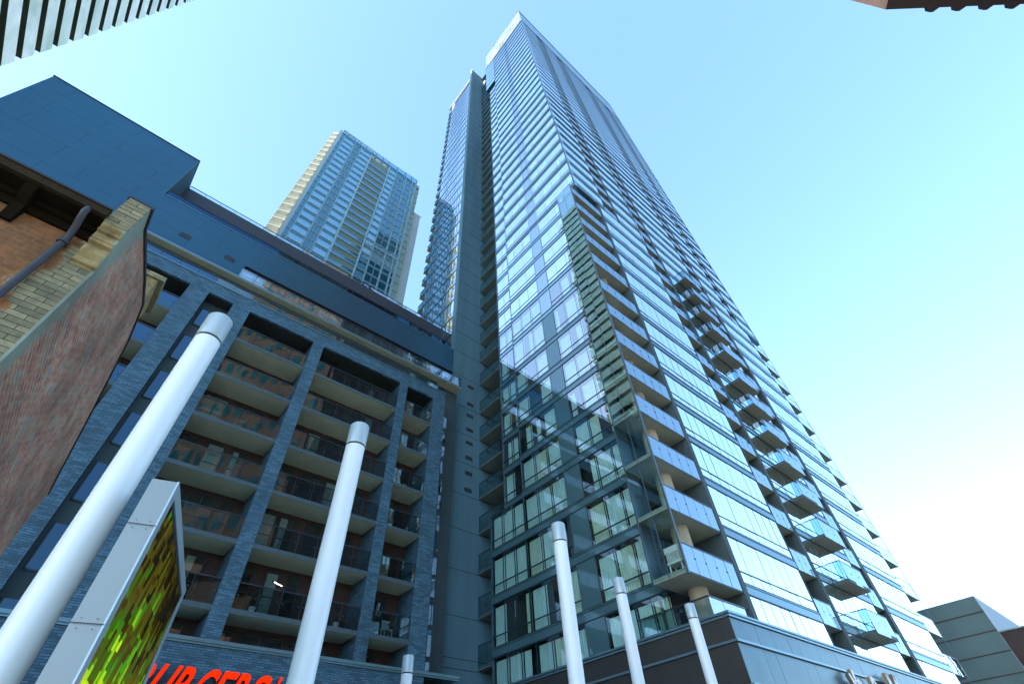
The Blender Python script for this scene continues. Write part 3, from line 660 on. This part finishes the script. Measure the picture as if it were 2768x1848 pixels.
for bi, (x0, x1) in enumerate(bays):
    for li, L in enumerate(LL):
        m = MB(); m.box(x0, x1, Y+.06, 50.2, L, L+.34); o = m.build('balcony', 'soffit', lr)
        MB().box(x0, x1, Y+.02, Y+.056, L-.03, L+.37).build('slab_edge', 'slab_edge', o)
        n = max(2, round((x1-x0)/2.0)); st = (x1-x0)/n; g = MB(); c = MB()
        for i in range(n):
            g.pane('y', Y+.14, x0+i*st+.04, x0+(i+1)*st-.04, L+.42, L+2.35, .03)
            c.box(x0+i*st-.02, x0+i*st+.02, Y+.16, Y+.2, L+.3, L+2.35) if i else None
            for q in (.12, .88): c.box(x0+(i+q)*st-.05, x0+(i+q)*st+.05, Y+.1, Y+.2, L+1.35, L+1.47)
        c.box(x0, x1, Y+.10, Y+.2, L+2.35, L+2.45)
        g.build('railing', 'sky_blue_glass' if x1 < -5 else 'rail_glass_dark', o); c.build('handrail', 'rail_metal', o)
    for L, U in zip([12.1]+[l+.35 for l in LL], LL+[45.9]):
        # windows and doors in the rear wall
        x = x0+.4
        while x < x1-1.5:
            w = random.choice((1.1, 1.5, 2.3))
            if x+w > x1-.2: break
            g = MB(); g.pane('y', 50.1, x, x+w, L+.15, U-.55, .01)
            o = g.build('window', 'low_glass', lr); fm = MB()
            fm.fb('y', 50.1, x-.08, x, L+.1, U-.5, -.06, .1).fb('y', 50.1, x+w, x+w+.08, L+.1, U-.5, -.06, .1).fb('y', 50.1, x, x+w, U-.55, U-.45, -.06, .1).fb('y', 50.1, x, x+w, L+2.3, L+2.4, -.04, .1)
            if w > 2: fm.fb('y', 50.1, x+w/2-.05, x+w/2+.05, L+.15, U-.5, -.05, .1)
            fm.build('frame', 'frame', o)
            c = MB()
            if random.random() < .6: c.fb('y', 50.14, x+.05, x+w*random.choice((.5, .95)), L+.2, U-.6, 0, .03); c.build('curtain', random.choice(('curtain', 'curtain_warm', 'curtain')), o)
            else: c.fb('y', 50.14, x+.03, x+w-.03, L+.16, U-.56, 0, .02); c.build('room', 'interior', o)
            x += w + random.choice((.9, 1.3, .5))
# narrow window column
MB().box(-3.84, -1.1, 48.6, 48.8, 12.2, 45.9).build('window_column_wall', 'pier', lr)
for L, U in zip([11.0]+LL, LL+[45.6]):
    g = MB(); g.pane('y', 48.55, -3.5, -1.5, L+1.0, U-1.0, .015); o = g.build('window', 'sky_blue_glass', lr)
    MB().fb('y', 48.55, -3.6, -3.5, L+.9, U-.9, -.05, .04).fb('y', 48.55, -3.6, -1.4, L+.85, L+1.0, -.05, .04).build('frame', 'frame', o)
# window strip between the frame and the concrete shaft
m = MB().box(29.4, 33.5, 50.0, 51.2, 11.0, 51.8); m.build('link_wall', 'pier', lr)
for i, L in enumerate([11.3]+LL):
    for dz in (.6, 3.1):
        g = MB(); g.pane('y', 49.96, 31.28, 31.8, L+dz, L+dz+2.0, .03); g.build('window', 'low_glass' if i > 3 else 'rail_glass_blue', lr)
# top floors
MB().box(-34, 33.3, 48.4, 51.75, 51.83, 52.1).build('roof_slab', 'soffit', lr)
MB().box(-34, 33.34, 48.34, 48.395, 51.9, 52.15).build('slab_edge', 'metal_coping', lr)
MB().box(-34, 29.3, 49.4, 50.2, 47.9, 51.83).build('setback_wall', 'core', lr)
n = 21
for i in range(n):
    x0 = -14+i*42.2/n
    g = MB(); g.pane('y', 47.25, x0+.03, x0+42.2/n-.05, 47.95, 49.0, .02)
    g.build('railing', 'sky_blue_glass' if x0 < -4.2 else 'rail_glass_dark', lr)  # left panes get the glass with sky reflection in its colour
MB().box(-14, 28.2, 47.2, 47.3, 49.0, 49.08).build('handrail', 'rail_metal', lr)
n = 18; g = MB(); c = MB()
for i in range(n):
    x0 = -2.4+i*35.6/n; g.pane('y', 48.42, x0+.04, x0+35.6/n-.04, 52.2, 53.9, .02)
    c.box(x0-.03, x0+.03, 48.45, 48.5, 52.1, 53.9)
o = g.build('railing', 'rail_glass', lr); c.box(-2.4, 33.25, 48.38, 48.48, 53.9, 54.0); c.build('handrail', 'rail_metal', o)
# metal clad top
FY = 51.7
MB().box(-34, -2.4, FY, 53, 52.1, 63.8).box(-2.4, 33.45, FY, 53, 58.25, 63.8).box(-34, -15.45, FY, 57.5, 63.8, 74.9).build('cladding', 'fascia', lr)
MB().box(-15.45, -15.38, FY, 57.4, 63.8, 74.9).build('cladding_return', 'concrete', lr)
MB().box(-34.1, -15.33, FY-.06, 57.6, 74.9, 75.1).box(-2.45, 33.5, FY-.05, FY+1, 58.15, 58.25).build('edge_trim', 'black', lr)
MB().box(-15.3, 33.3, FY-.06, FY+.15, 63.8, 63.92).build('slot_sill', 'metal_coping', lr)
g = MB()
for i in range(24): g.pane('y', FY+.15, -15.2+i*2.0, -13.25+i*2.0, 63.95, 65.1, .015)
g.build('slot_glass', 'slot_glass', lr)
MB().box(-15.2, 33, FY+.1, FY+.2, 65.1, 65.22).build('handrail', 'black', lr)
MB().box(-15.4, 36.5, 57, 60, 63, 74.6).build('upper_parapet', 'fascia_brown', lr)
g = MB(); c = MB()
for i in range(22):
    x0 = -15.3+i*2.36; g.pane('y', 57.2, x0, x0+2.3, 74.65, 75.5, .006); c.box(x0-.03, x0+.03, 57.2, 57.25, 74.6, 75.6)
c.box(-15.3, 36.5, 57.17, 57.27, 75.55, 75.65); o = g.build('roof_railing', 'rail_glass', lr); c.build('handrail', 'rail_metal', o)
for x0 in (-10.9, -5.15):
    m = MB(); m.box(x0, x0+1.3, FY-.03, FY+.01, 57.62, 58.5); o = m.build('vent', 'black', lr)
    s_ = MB()
    for j in range(4): s_.box(x0-.03, x0+1.33, FY-.07, FY-.035, 57.68+j*.21, 57.75+j*.21)
    s_.build('louvre', 'louvre', o)
# recessed window band under the cladding
MB().box(-2.4, 33.4, 52.3, 53, 52.1, 58.25).build('band_wall', 'core', lr)
x = -2.3
while x < 33:
    w = random.choice((1.5, 2.2, 1.2))
    g = MB(); g.pane('y', 52.2, x, x+w, 55.6, 58.0, .02); o = g.build('window', 'low_glass', lr)
    fm = MB().fb('y', 52.2, x-.1, x, 55.5, 58.1, -.06, .08).fb('y', 52.2, x, x+w, 56.7, 56.8, -.05, .08).fb('y', 52.2, x, x+w, 58.0, 58.1, -.06, .08); fm.build('frame', 'frame_mid', o)
    if random.random() < .55: MB().fb('y', 52.24, x+.05, x+w-.05, 55.6, 57.9, 0, .03).build('curtain', 'curtain', o)
    x += w + random.choice((.15, .15, 1.2))

# shop sign
def text_obj(txt, name, mat_face, parent, x, z, size, y, ext, sx=1, shear=.3, off=.0):
    c = D.curves.new(name, 'FONT'); c.body = txt; c.size = size; c.extrude = ext; c.offset = off; c.space_character = 1.0
    o = D.objects.new(name, c); COL.objects.link(o)
    bpy.context.view_layer.update()
    me = D.meshes.new_from_object(o.evaluated_get(bpy.context.evaluated_depsgraph_get()))
    COL.objects.unlink(o); D.objects.remove(o)
    me.name = name
    org = Vector(parent['org']); p = W((x, y, z)) - org
    xs = [v.co.x for v in me.vertices]; x_min = min(xs); sx = sx/(max(xs)-x_min)      # sx: full width of the glyph
    me.transform(Matrix.Translation(p) @ Matrix.Rotation(math.pi/2, 4, 'X') @ Matrix(((1, shear, 0, 0), (0, 1, 0, 0), (0, 0, 1, 0), (0, 0, 0, 1))) @ Matrix.Scale(sx, 4, (1, 0, 0)) @ Matrix.Translation((-x_min, 0, 0)))
    q = D.objects.new(name, me); COL.objects.link(q); q.parent = parent; me.materials.clear()
    for k_ in mat_face: me.materials.append(M[k_])
    if len(mat_face) > 1:
        for pl in me.polygons: pl.material_index = 0 if pl.normal.y < -.9 else 1
    return q
sg = thing('shop_sign', 'glowing orange slanted BURGERS lettering on the blue-grey brick wall', 'sign', (11, 46.8, 8))
for ch, x, w in (('B', 5.1, 1.2), ('U', 6.48, 1.22), ('R', 7.92, 1.15), ('G', 9.3, 1.18), ('E', 10.65, 1.08), ('R', 11.88, 1.15), ('S', 13.22, 1.12)):
    text_obj(ch, 'letter', ['letter_orange', 'letter_side'], sg, x, 7.85, 3.42*S, 46.55, .1, w*S, .33, .04)
text_obj("'n", 'letter', ['letter_orange', 'letter_side'], sg, 15.2, 9.0, 1.75*S, 46.55, .1, .95*S, .33, .02)
for ch, x, w in (('F', 17.2, 1.1), ('R', 18.5, 1.15), ('I', 19.95, .4), ('E', 20.7, 1.08), ('S', 21.9, 1.12)):
    text_obj(ch, 'letter', ['letter_orange', 'letter_side'], sg, x, 7.6, 3.42*S, 46.55, .1, w*S, .33, .04)
MB().box(5.2, 24, 46.8, 46.9, 8.2, 8.5).build('rail', 'black', sg)

lp = thing('wall_lamp', 'small lit white tube lamp hanging in front of a balcony railing', 'lamp', (13.4, 46.95, 17.05))
MB().tube([(13.05, 46.9, 17.2), (13.4, 46.9, 17.1), (13.85, 46.9, 17.0)], .04, 10).build('tube', 'lamp', lp, True)
MB().tube([(12.9, 46.9, 17.25), (13.05, 46.9, 17.2)], .1, 10).tube([(13.85, 46.9, 17.0), (14.3, 46.9, 16.9)], .05, 10).build('holder', 'black', lp, True)

# white plastic chair on the lowest corner balcony
ch = thing('balcony_chair', 'white slatted plastic chair behind the corner balcony glass', 'chair', (36.9, 21.1, 14.75))
m = MB(); m.box(36.35, 37.3, 20.45, 21.75, 15.42, 15.5); m.build('seat', 'white_plastic', ch)
m = MB()
for i in range(9): m.box(36.28, 36.34, 20.5+i*.14, 20.57+i*.14, 15.45, 16.35)
m.box(36.25, 36.37, 20.42, 21.78, 16.3, 16.75).box(36.25, 36.37, 20.42, 21.78, 15.4, 15.55).build('backrest', 'white_plastic', ch)
for a, b in ((36.4, 20.5), (36.4, 21.65), (37.2, 20.5), (37.2, 21.65)): MB().box(a-.05, a+.05, b-.05, b+.05, 14.73, 15.42).build('leg', 'white_plastic', ch)

# things left out on the brick block's balconies
def patio_chair(x, L, label, m_='black', tilt=0):
    z0 = L+.36; y0 = 48.2
    t = thing('patio_chair', label, 'chair', (x, y0, z0), 'chairs on the brick block balconies')
    MB().box(x-.45, x+.45, y0-.4, y0+.45, z0+.8, z0+.88).build('seat', m_, t)
    b = MB()
    for i in range(5): b.box(x-.42+i*.18, x-.31+i*.18, y0+.4, y0+.46, z0+.88, z0+1.75)
    b.box(x-.45, x+.45, y0+.39, y0+.47, z0+1.7, z0+1.82).build('backrest', m_, t)
    for a in (-.4, .4):
        for c in (-.35, .4): MB().box(x+a-.04, x+a+.04, y0+c-.04, y0+c+.04, z0, z0+.8).build('leg', m_, t)
def pot_plant(x, L, label, h):
    z0 = L+.36; y0 = 47.9; rr = random.Random(int(x*10))
    t = thing('potted_plant', label, 'plant', (x, y0, z0), 'potted plants on the brick block balconies')
    MB().tube([(x, y0, z0), (x, y0, z0+.6)], [.22, .3], 14).build('pot', 'fin_end', t)
    lf = MB()
    for i in range(90):
        a = rr.uniform(0, 6.28); r0 = rr.uniform(.05, .55); zz = z0+.6+rr.uniform(.1, h); px, py = x+math.cos(a)*r0, y0+math.sin(a)*r0
        u = Vector((rr.uniform(-1, 1), rr.uniform(-1, 1), rr.uniform(-.3, 1))).normalized()*.16; w = u.orthogonal().normalized()*.06
        lf.poly([(px, py, zz), (px+u.x+w.x, py+u.y+w.y, zz+u.z+w.z), (px+u.x*2, py+u.y*2, zz+u.z*2), (px+u.x-w.x, py+u.y-w.y, zz+u.z-w.z)])
    lf.build('foliage', 'bark', t)
    MB().tube([(x, y0, z0+.5), (x, y0, z0+.5+h*.8)], [.04, .02], 6).build('stem', 'gutter', t)
patio_chair(3.2, 14.3, 'black patio chair on the lowest glazed balcony beside the lit sign screen')
patio_chair(14.9, 14.3, 'black patio chair under the small lit lamp on the wide lowest balcony')
patio_chair(18.2, 19.65, 'pale chair on the wide balcony one floor above the lamp', 'fin_end')
patio_chair(25.4, 14.3, 'pale chair on the lowest narrow balcony beside the right brick pier', 'fin_end')
patio_chair(6.0, 30.35, 'black chair on a middle-height balcony right of the nearest white pole')
pot_plant(12.2, 14.3, 'leafy potted plant left of the lamp on the wide lowest balcony', 1.4)
pot_plant(19.9, 14.3, 'tall potted plant at the right end of the wide lowest balcony', 1.7)
pot_plant(25.0, 30.35, 'small potted plant on a narrow balcony near the concrete shaft', 1.1)

# ================================================================ FAR WHITE TOWER
ft = thing('pale_green_glass_tower', 'distant pale tower of blue-green glass with an olive balcony stack', 'tower', (20, 116, GZ))
YW = 116.0
MB().box(-1.6, 43, YW+.3, 140, GZ, 262.5).build('tower_body', 'w_white', ft)
def wz(x): return 258.4 + x*.10
LW = []
z = 255.0
while z > 60: LW.append(z); z -= 5.6
ga, pa, fa, sa, ra = MB(), MB(), MB(), MB(), MB()
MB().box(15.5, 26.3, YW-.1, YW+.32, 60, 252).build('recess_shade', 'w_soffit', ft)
for i, L in enumerate(LW):
    U = L+5.6
    fa.fb('y', YW, -1.6, 15.5, L-.12, L+.12, -.12, .1).fb('y', YW, 26.3, 43, L-.12, L+.12, -.12, .1)
    fa.fb('y', YW, -1.6, 15.5, L+.75, L+.9, -.1, .1).fb('y', YW, 26.3, 43, L+.75, L+.9, -.1, .1)
    z0, z1 = L+.95, U-.2
    zones = [('g', -1.5, .1), ('p', .5, 5.6), ('G', 6.3, 7.6), ('G', 7.9, 9.3), ('p', 9.9, 15.0), ('p', 27.0, 30.4), ('G', 31.2, 33.5), ('G', 33.9, 36.2), ('g', 37.2, 40.2), ('g', 41.2, 41.9)]
    for kd, a, b in zones:
        if kd in 'gG': ga.fb('y', YW, a, b, z0, z1, -.02, .2)
        else:
            pa.fb('y', YW, a, b, z0, z1-1.2, -.02, .2)
            h = (a+b)/2
            ga.fb('y', YW, a+.1, h-.15, z1-1.0, z1-.1, -.02, .2).fb('y', YW, h+.15, b-.1, z1-1.0, z1-.1, -.02, .2)
    if i > 1:
        sa.box(15.6, 26.2, YW-.5, YW-.1, L-.3, L+.1)
        ra.box(15.7, 26.1, YW-.45, YW-.4, L+.1, L+1.9)
for xx in (-1.6, .3, 5.95, 9.6, 15.3, 26.5, 30.8, 36.7, 40.7, 42.4, 43): fa.fb('y', YW, xx-.14, xx+.14, 60, wz(xx), -.16, .1)
fa.fb('y', YW, 15.3, 15.75, 60, 254, -.7, .1).fb('y', YW, 26.1, 26.6, 60, 254, -.7, .1)
stuff(ga.build('window', 'w_glass', ft)); stuff(pa.build('panel', 'w_panel', ft)); fa.build('facade_grid', 'w_frame', ft)
stuff(sa.build('balcony', 'w_frame', ft)); stuff(ra.build('railing', 'w_rail', ft))
m = MB(); f2 = MB()
xs = [-1.6, 1.5, 5.4, 8.6, 12, 15.6, 17.8, 21.9, 25.4, 30.5, 35.6, 39.6, 43]
for a, b in zip(xs[:-1], xs[1:]): m.fb('y', YW, a+.1, b-.5, 256.6, wz(a), -.3, .1); f2.fb('y', YW, b-.5, b+.05, 253.5, wz(b)-.2, -.25, .1)
m.build('crown_panel', 'w_panel', ft); f2.build('crown_mullion', 'w_glass', ft)
MB().box(-3.0, -1.62, YW-.1, 128, 60, 258.6).build('corner_wall', 'w_white', ft)
for i, L in enumerate(LW):
    w = 2.2 + 2.6*math.sin(min(1, (258-L)/190)*math.pi/2)
    m = MB(); m.prism([(-3.0, YW+1, L-.35), (-3.0-w, YW+2.5, L-.35), (-3.6-w, 127, L-.35), (-3.0, 127, L-.35)], (0, 0, .35)); o = m.build('balcony', 'w_white', ft)
    g = MB(); g.prism([(-3.05, YW+1.02, L), (-3.0-w, YW+2.52, L), (-3.0-w, YW+2.62, L), (-3.05, YW+1.12, L)], (0, 0, 2.2)); g.prism([(-3.0-w, YW+2.5, L), (-3.6-w, 127, L), (-3.5-w, 127, L), (-2.9-w, YW+2.5, L)], (0, 0, 2.2)); g.build('parapet', 'w_cream', o)
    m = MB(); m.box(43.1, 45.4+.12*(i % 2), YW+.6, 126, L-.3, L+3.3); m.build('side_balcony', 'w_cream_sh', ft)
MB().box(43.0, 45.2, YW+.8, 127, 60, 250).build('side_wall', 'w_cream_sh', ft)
MB().box(45.3, 50.3, YW+3, 140, 60, 233).box(45.3, 51.2, YW+2.9, YW+3.1, 232.6, 233.1).build('stair_block', 'w_white', ft)

# ================================================================ LEFT STRIPED TOWER (top-left corner of the view)
st_ = thing('striped_balcony_tower', 'tall tower of pale horizontal balcony bands with dark gaps between', 'tower', (-70, 80, GZ))
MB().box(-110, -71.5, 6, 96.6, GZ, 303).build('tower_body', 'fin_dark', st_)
nf = 0; z = 10.0
fin_st, end_st = MB(), MB()
while z < 300:
    vis = 120 < z < 300
    for (tgt, mb_) in (((fin_st, None)),):
        pass
    if vis and nf < 60:
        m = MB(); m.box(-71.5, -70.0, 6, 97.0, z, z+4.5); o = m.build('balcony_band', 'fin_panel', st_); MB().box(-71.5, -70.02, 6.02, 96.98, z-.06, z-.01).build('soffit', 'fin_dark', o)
        e = MB(); e.prism([(-70.1, 97.0, z+.1), (-71.5, 97.0, z+.1), (-71.5, 97.25, z+.1)], (0, 0, 4.1)); e.build('band_end', 'fin_end', o); nf += 1
    else: fin_st.box(-71.5, -70.0, 6, 97.0, z, z+4.35)
    z += 6.82
stuff(fin_st.build('balcony_band', 'fin_panel', st_))

# ================================================================ BROWN BRICK TOWER BEHIND THE CAMERA (its lower edge shows top right)
kz = 44.0; kk = kz/20.0
Cx, Cy = 12.73*kk, -7.11*kk
d1 = Vector((-.815, -.58)); d2 = Vector((.745, -.667))
bt = thing('brown_brick_tower', 'dark brown brick tower leaning in from above with bracketed lower edge', 'tower', (Cx, Cy, GZ))
fp = [(Cx, Cy), (Cx+d1.x*34, Cy+d1.y*34), (Cx+d1.x*34+d2.x*60, Cy+d1.y*34+d2.y*60), (Cx+d2.x*60, Cy+d2.y*60)]
MB().prism([(x, y, kz+.02) for x, y in fp], (0, 0, 145)).build('upper_wall', 'brick_tower', bt)
ins = [(Cx-.815*4+.745*6, Cy-.58*4-.667*6), (Cx-.815*32+.745*6, Cy-.58*32-.667*6), (Cx-.815*32+.745*56, Cy-.58*32-.667*56), (Cx-.815*4+.745*56, Cy-.58*4-.667*56)]
MB().prism([(x, y, GZ) for x, y in ins], (0, 0, kz-GZ)).build('lower_wall', 'brick_tower', bt)
MB().prism([(x, y, kz-.25) for x, y in fp], (0, 0, .25)).build('soffit', 'far_brown', bt)
out_n = Vector((.58, .815)).normalized()
br_ = []
for t_ in (3.4, 5.55, 7.75, 9.9, 12.1):
    a = (Cx+d2.x*t_, Cy+d2.y*t_)
    m = MB(); m.prism([(a[0], a[1], kz-.25), (a[0]+d2.x*.9, a[1]+d2.y*.9, kz-.25), (a[0]+d2.x*.55+.20, a[1]+d2.y*.55+.22, kz-.25), (a[0]+d2.x*.25+.20, a[1]+d2.y*.25+.22, kz-.25)], (0, 0, .5))
    m.build('bracket', 'far_brown', bt)
gw = MB()
for j in range(22):
    for i in range(10):
        t0 = 1.5+i*3.2; z0 = kz+2.2+j*6.4
        a = (Cx+d1.x*t0, Cy+d1.y*t0); b = (Cx+d1.x*(t0+1.8), Cy+d1.y*(t0+1.8)); o1 = (-.58*.06, .815*.06)
        gw.poly([(a[0]+o1[0], a[1]+o1[1], z0), (b[0]+o1[0], b[1]+o1[1], z0), (b[0]+o1[0], b[1]+o1[1], z0+3.2), (a[0]+o1[0], a[1]+o1[1], z0+3.2)])
stuff(gw.build('window', 'w_glass', bt))

# ================================================================ RIGHT FAR BUILDINGS
rc = thing('panelled_concrete_building', 'low green-grey concrete building with rust seams at the right edge', 'building', (150, 25, GZ))
MB().box(150, 190, 18.36, 70, GZ, 33.4).build('wall', 'far_concrete', rc)
MB().box(150.05, 190, 18.30, 18.355, GZ, 33.5).build('end_wall', 'far_light', rc)
m = MB()
for zz in (30.4, 26.85, 23.2, 19.55, 15.9): m.box(149.9, 150.02, 18.32, 70, zz-.09, zz+.07)
m.build('seam', 'far_seam', rc)
MB().box(149.7, 151, 17.8, 70, 17.5, 17.75).box(149.6, 151, 16, 70, 16.9, 17.05).build('pipe_run', 'gutter', rc)
rbn = thing('dark_brown_building', 'flat-roofed dark brown building cut off by the right edge', 'building', (152, 5, GZ))
MB().box(150.3, 190, 10.8, 18.25, GZ, 26.3).build('wall', 'far_brown', rbn)
MB().box(150.1, 190, 10.7, 18.27, 26.3, 26.55).build('roof_edge', 'metal_coping', rbn)
MB().box(150.15, 150.29, 11.5, 17.2, 14.5, 17.0).build('blue_panel', 'blue_panel', rbn)

# ================================================================ OLD BRICK HOUSE (left foreground)
hx = -3.11
hs = thing('old_brick_house', 'weathered yellow and red brick house with dark eaves and stepped gable corner', 'house', (hx, 11.2, GZ))
MB().box(-22, hx-.006, 11.2, 29.3, GZ, 10.9).build('front_wall', 'house_front', hs)
prof = [(11.19, GZ), (11.19, 9.92), (10.98, 10.22), (10.98, 10.5), (10.80, 10.62), (10.80, 10.85), (10.64, 10.98), (10.64, 12.28), (11.49, 12.30), (15.45, 14.25), (18.0, 15.38), (20.5, 15.42), (24.4, 14.35), (29.75, 12.55), (29.4, 11.8), (29.3, GZ)]
MB().prism([(hx, y, z) for y, z in prof], (-.06, 0, 0)).build('gable_wall', 'house_side', hs)
MB().prism([(hx-.06, y, z-.01) for y, z in prof[1:-1]], (-.42, 0, 0)).build('parapet', 'stone', hs)
m = MB()     # corbelled stones under the parapet end
for z0, z1, y0 in ((9.92, 10.2, 11.06), (10.2, 10.5, 10.96), (10.5, 10.8, 10.84), (10.8, 11.05, 10.72)): m.box(hx-.50, hx-.002, y0, 11.3, z0+.02, z1)
m.build('corbel', 'stone', hs, bev=.02)
m = MB()
for i in range(7): m.box(hx-.50, hx-.002, 10.625, 11.0, 11.08+i*.172, 11.235+i*.172)
m.build('parapet_block', 'house_front', hs)
fl = MB(); P2 = prof[7:14]
for (a, b) in zip(P2[:-1], P2[1:]): fl.prism([(hx+.05, a[0], a[1]), (hx+.05, b[0], b[1]), (hx+.05, b[0], b[1]+.10), (hx+.05, a[0], a[1]+.10)], (-.6, 0, 0))
fl.build('flashing', 'flashing', hs)
MB().prism([(-22, 10.5, 11.2), (-22, 18.8, 15.0), (-22, 29.3, 11.0)], (22+hx-.5, 0, 0)).build('roof', 'roof', hs)
MB().box(-22, hx-.50, 10.50, 10.62, 11.13, 11.40).build('gutter', 'gutter', hs)
MB().box(-22, hx-.50, 10.46, 10.64, 11.36, 11.42).build('gutter_lip', 'flashing', hs)
MB().box(-22, hx-.50, 10.62, 11.25, 11.10, 11.16).box(-22, hx-.5, 11.12, 11.2, 10.72, 11.1).box(-22, hx-.5, 11.0, 11.2, 10.95, 11.1).build('eaves_board', 'wood_dark', hs)
for xb in (-5.15, -7.6, -10.1, -12.6):
    m = MB(); m.prism([(xb, 10.62, 11.1), (xb, 11.2, 11.1), (xb, 11.2, 10.25), (xb, 11.1, 10.25), (xb, 10.95, 10.7), (xb, 10.72, 10.85), (xb, 10.62, 10.98)], (.22, 0, 0)); m.build('eaves_bracket', 'wood_dark', hs)
m = MB(); m.tube([(-3.98, 10.57, 11.15), (-3.98, 10.57, 11.0), (-3.97, 10.66, 10.86), (-3.96, 10.84, 10.72), (-3.96, 10.98, 10.58), (-3.95, 11.07, 10.4), (-3.95, 11.07, 10.2), (-3.95, 11.07, GZ)], .075, 14); o = m.build('downpipe', 'pipe', hs, True)
MB().tube([(-3.95, 11.07, 10.22), (-3.95, 11.07, 10.34)], .11, 14).tube([(-3.95, 11.07, 7.3), (-3.95, 11.07, 7.42)], .11, 14).build('collar', 'pipe', o, True)
MB().box(-5.2, hx-.07, 17.8, 19.8, 12, 16.75).build('chimney', 'stone', hs)
MB().box(-5.3, hx+.12, 17.7, 19.9, 16.75, 17.0).build('chimney_cap', 'house_front', hs)

# ================================================================ POLES
def make_pole(x, y, zt, label):
    o = thing('white_pole', label, 'pole', (x, y, GZ), 'white cylindrical poles in the plaza')
    R_ = .30
    MB().tube([(x, y, GZ+.25), (x, y, zt-.86)], R_, 48).build('shaft', 'pole', o, True)
    MB().tube([(x, y, zt-.86), (x, y, zt-.80)], R_-.03, 48).build('shadow_ring', 'black', o, True)
    MB().tube([(x, y, zt-.80), (x, y, zt-.04), (x, y, zt)], [R_+.012, R_+.012, R_-.02], 48).build('cap', 'pole_cap', o, True)
    MB().tube([(x, y, GZ+.0), (x, y, GZ+.3)], R_+.12, 32).build('base', 'pole_cap', o, True)
    return o
p0 = make_pole(-.31, 11.05, 10.05, 'nearest and widest white pole, leaning across the brick piers on the left')
LB = [(4.83, 12.95, 10, 'tall white pole in front of the glass-railed brick balconies'), (15.33, 14.14, 10, 'white pole in front of the curtained lower windows of the glass tower'),
      (22.6, 16.84, 10, 'middle white pole standing before the corner of the glass tower podium'), (29.63, 17.06, 10, 'rightmost thin white pole crossing the podium coping'),
      (15.58, 26.63, 7.56, 'shortest white pole peeping up beside the concrete shaft')]
for x, y, zt, lab in LB:
    c = p0.copy(); COL.objects.link(c); c.location = W((x, y, GZ+zt-10.05)); c['label'] = lab; c['org'] = tuple(c.location)
    for chd in list(p0.children):
        q = chd.copy(); COL.objects.link(q); q.parent = c

# ================================================================ SCREEN SIGN
A_, B_, Cc = Vector((.14, 10.12)), Vector((.556, 10.0)), Vector((2.18, 15.39))
u1 = (Cc-B_); n1 = (A_-B_)
sn = thing('screen_sign', 'slim pale metal advertising column with a green and brown lit screen', 'sign', (B_.x, B_.y, GZ))
zt = 5.0
def lerp(p, q, t): return p + (q-p)*t
def sprism(m, p, q, depth0, depth1, z0, z1):
    """slab following the screen face from p to q, depth measured away from the face"""
    nn = n1.normalized(); a = p+nn*depth0; b = q+nn*depth0; c = q+nn*depth1; e = p+nn*depth1
    m.prism([(a.x, a.y, z0), (b.x, b.y, z0), (c.x, c.y, z0), (e.x, e.y, z0)], (0, 0, z1-z0)); return m
th = n1.length
m = MB(); sprism(m, lerp(B_, Cc, .003), lerp(B_, Cc, .997), .02, th, GZ+.3, zt-.004); m.build('body', 'sign_panel', sn)
m = MB()
sprism(m, B_, lerp(B_, Cc, .045), -.01, .02, GZ+.3, zt); sprism(m, lerp(B_, Cc, .955), Cc, -.01, .02, GZ+.3, zt)
sprism(m, lerp(B_, Cc, .045), lerp(B_, Cc, .955), -.01, .02, zt-.22, zt); sprism(m, lerp(B_, Cc, .045), lerp(B_, Cc, .955), -.01, .02, GZ+.3, 1.35)
m.build('frame', 'sign_trim', sn)
m = MB()
sprism(m, lerp(B_, Cc, .045), lerp(B_, Cc, .06), .012, .03, 1.35, zt-.22); sprism(m, lerp(B_, Cc, .94), lerp(B_, Cc, .955), .012, .03, 1.35, zt-.22); sprism(m, lerp(B_, Cc, .06), lerp(B_, Cc, .94), .012, .03, zt-.30, zt-.22)
sprism(m, lerp(B_, Cc, .06), lerp(B_, Cc, .94), .012, .03, 1.35, 1.5)
m.build('gasket', 'black', sn)
a = lerp(B_, Cc, .06); b = lerp(B_, Cc, .94); nn = n1.normalized()*.015
MB().poly([(a.x+nn.x, a.y+nn.y, 1.5), (b.x+nn.x, b.y+nn.y, 1.5), (b.x+nn.x, b.y+nn.y, zt-.30), (a.x+nn.x, a.y+nn.y, zt-.30)]).build('screen', 'screen', sn)
# joints and screw heads on the narrow side panel
uu = (-u1).normalized()
jm = MB(); sc = MB()
for zz in (4.14, 2.60, 1.2):
    p = A_ + uu*.004; q = B_ + uu*.004
    jm.prism([(p.x, p.y, zz-.006), (q.x, q.y, zz-.006), (q.x, q.y, zz+.006), (p.x, p.y, zz+.006)], (uu.x*.002, uu.y*.002, 0))
    for tt in (.25, .72):
        for dz in (-.07, .07):
            s0 = A_ + (B_-A_)*tt; sc.tube([(s0.x, s0.y, zz+dz), (s0.x+uu.x*.008, s0.y+uu.y*.008, zz+dz)], .009, 10)
jm.build('joint', 'black', sn); sc.build('screw', 'frame_mid', sn)
MB().prism([(A_.x-.1, A_.y-.15, GZ), (B_.x+.12, B_.y-.15, GZ), (Cc.x+.12, Cc.y+.1, GZ), (Cc.x-.5, Cc.y+.2, GZ)], (0, 0, .32)).build('plinth', 'concrete', sn)

for o in D.objects:
    if 'org' in o.keys(): del o['org']
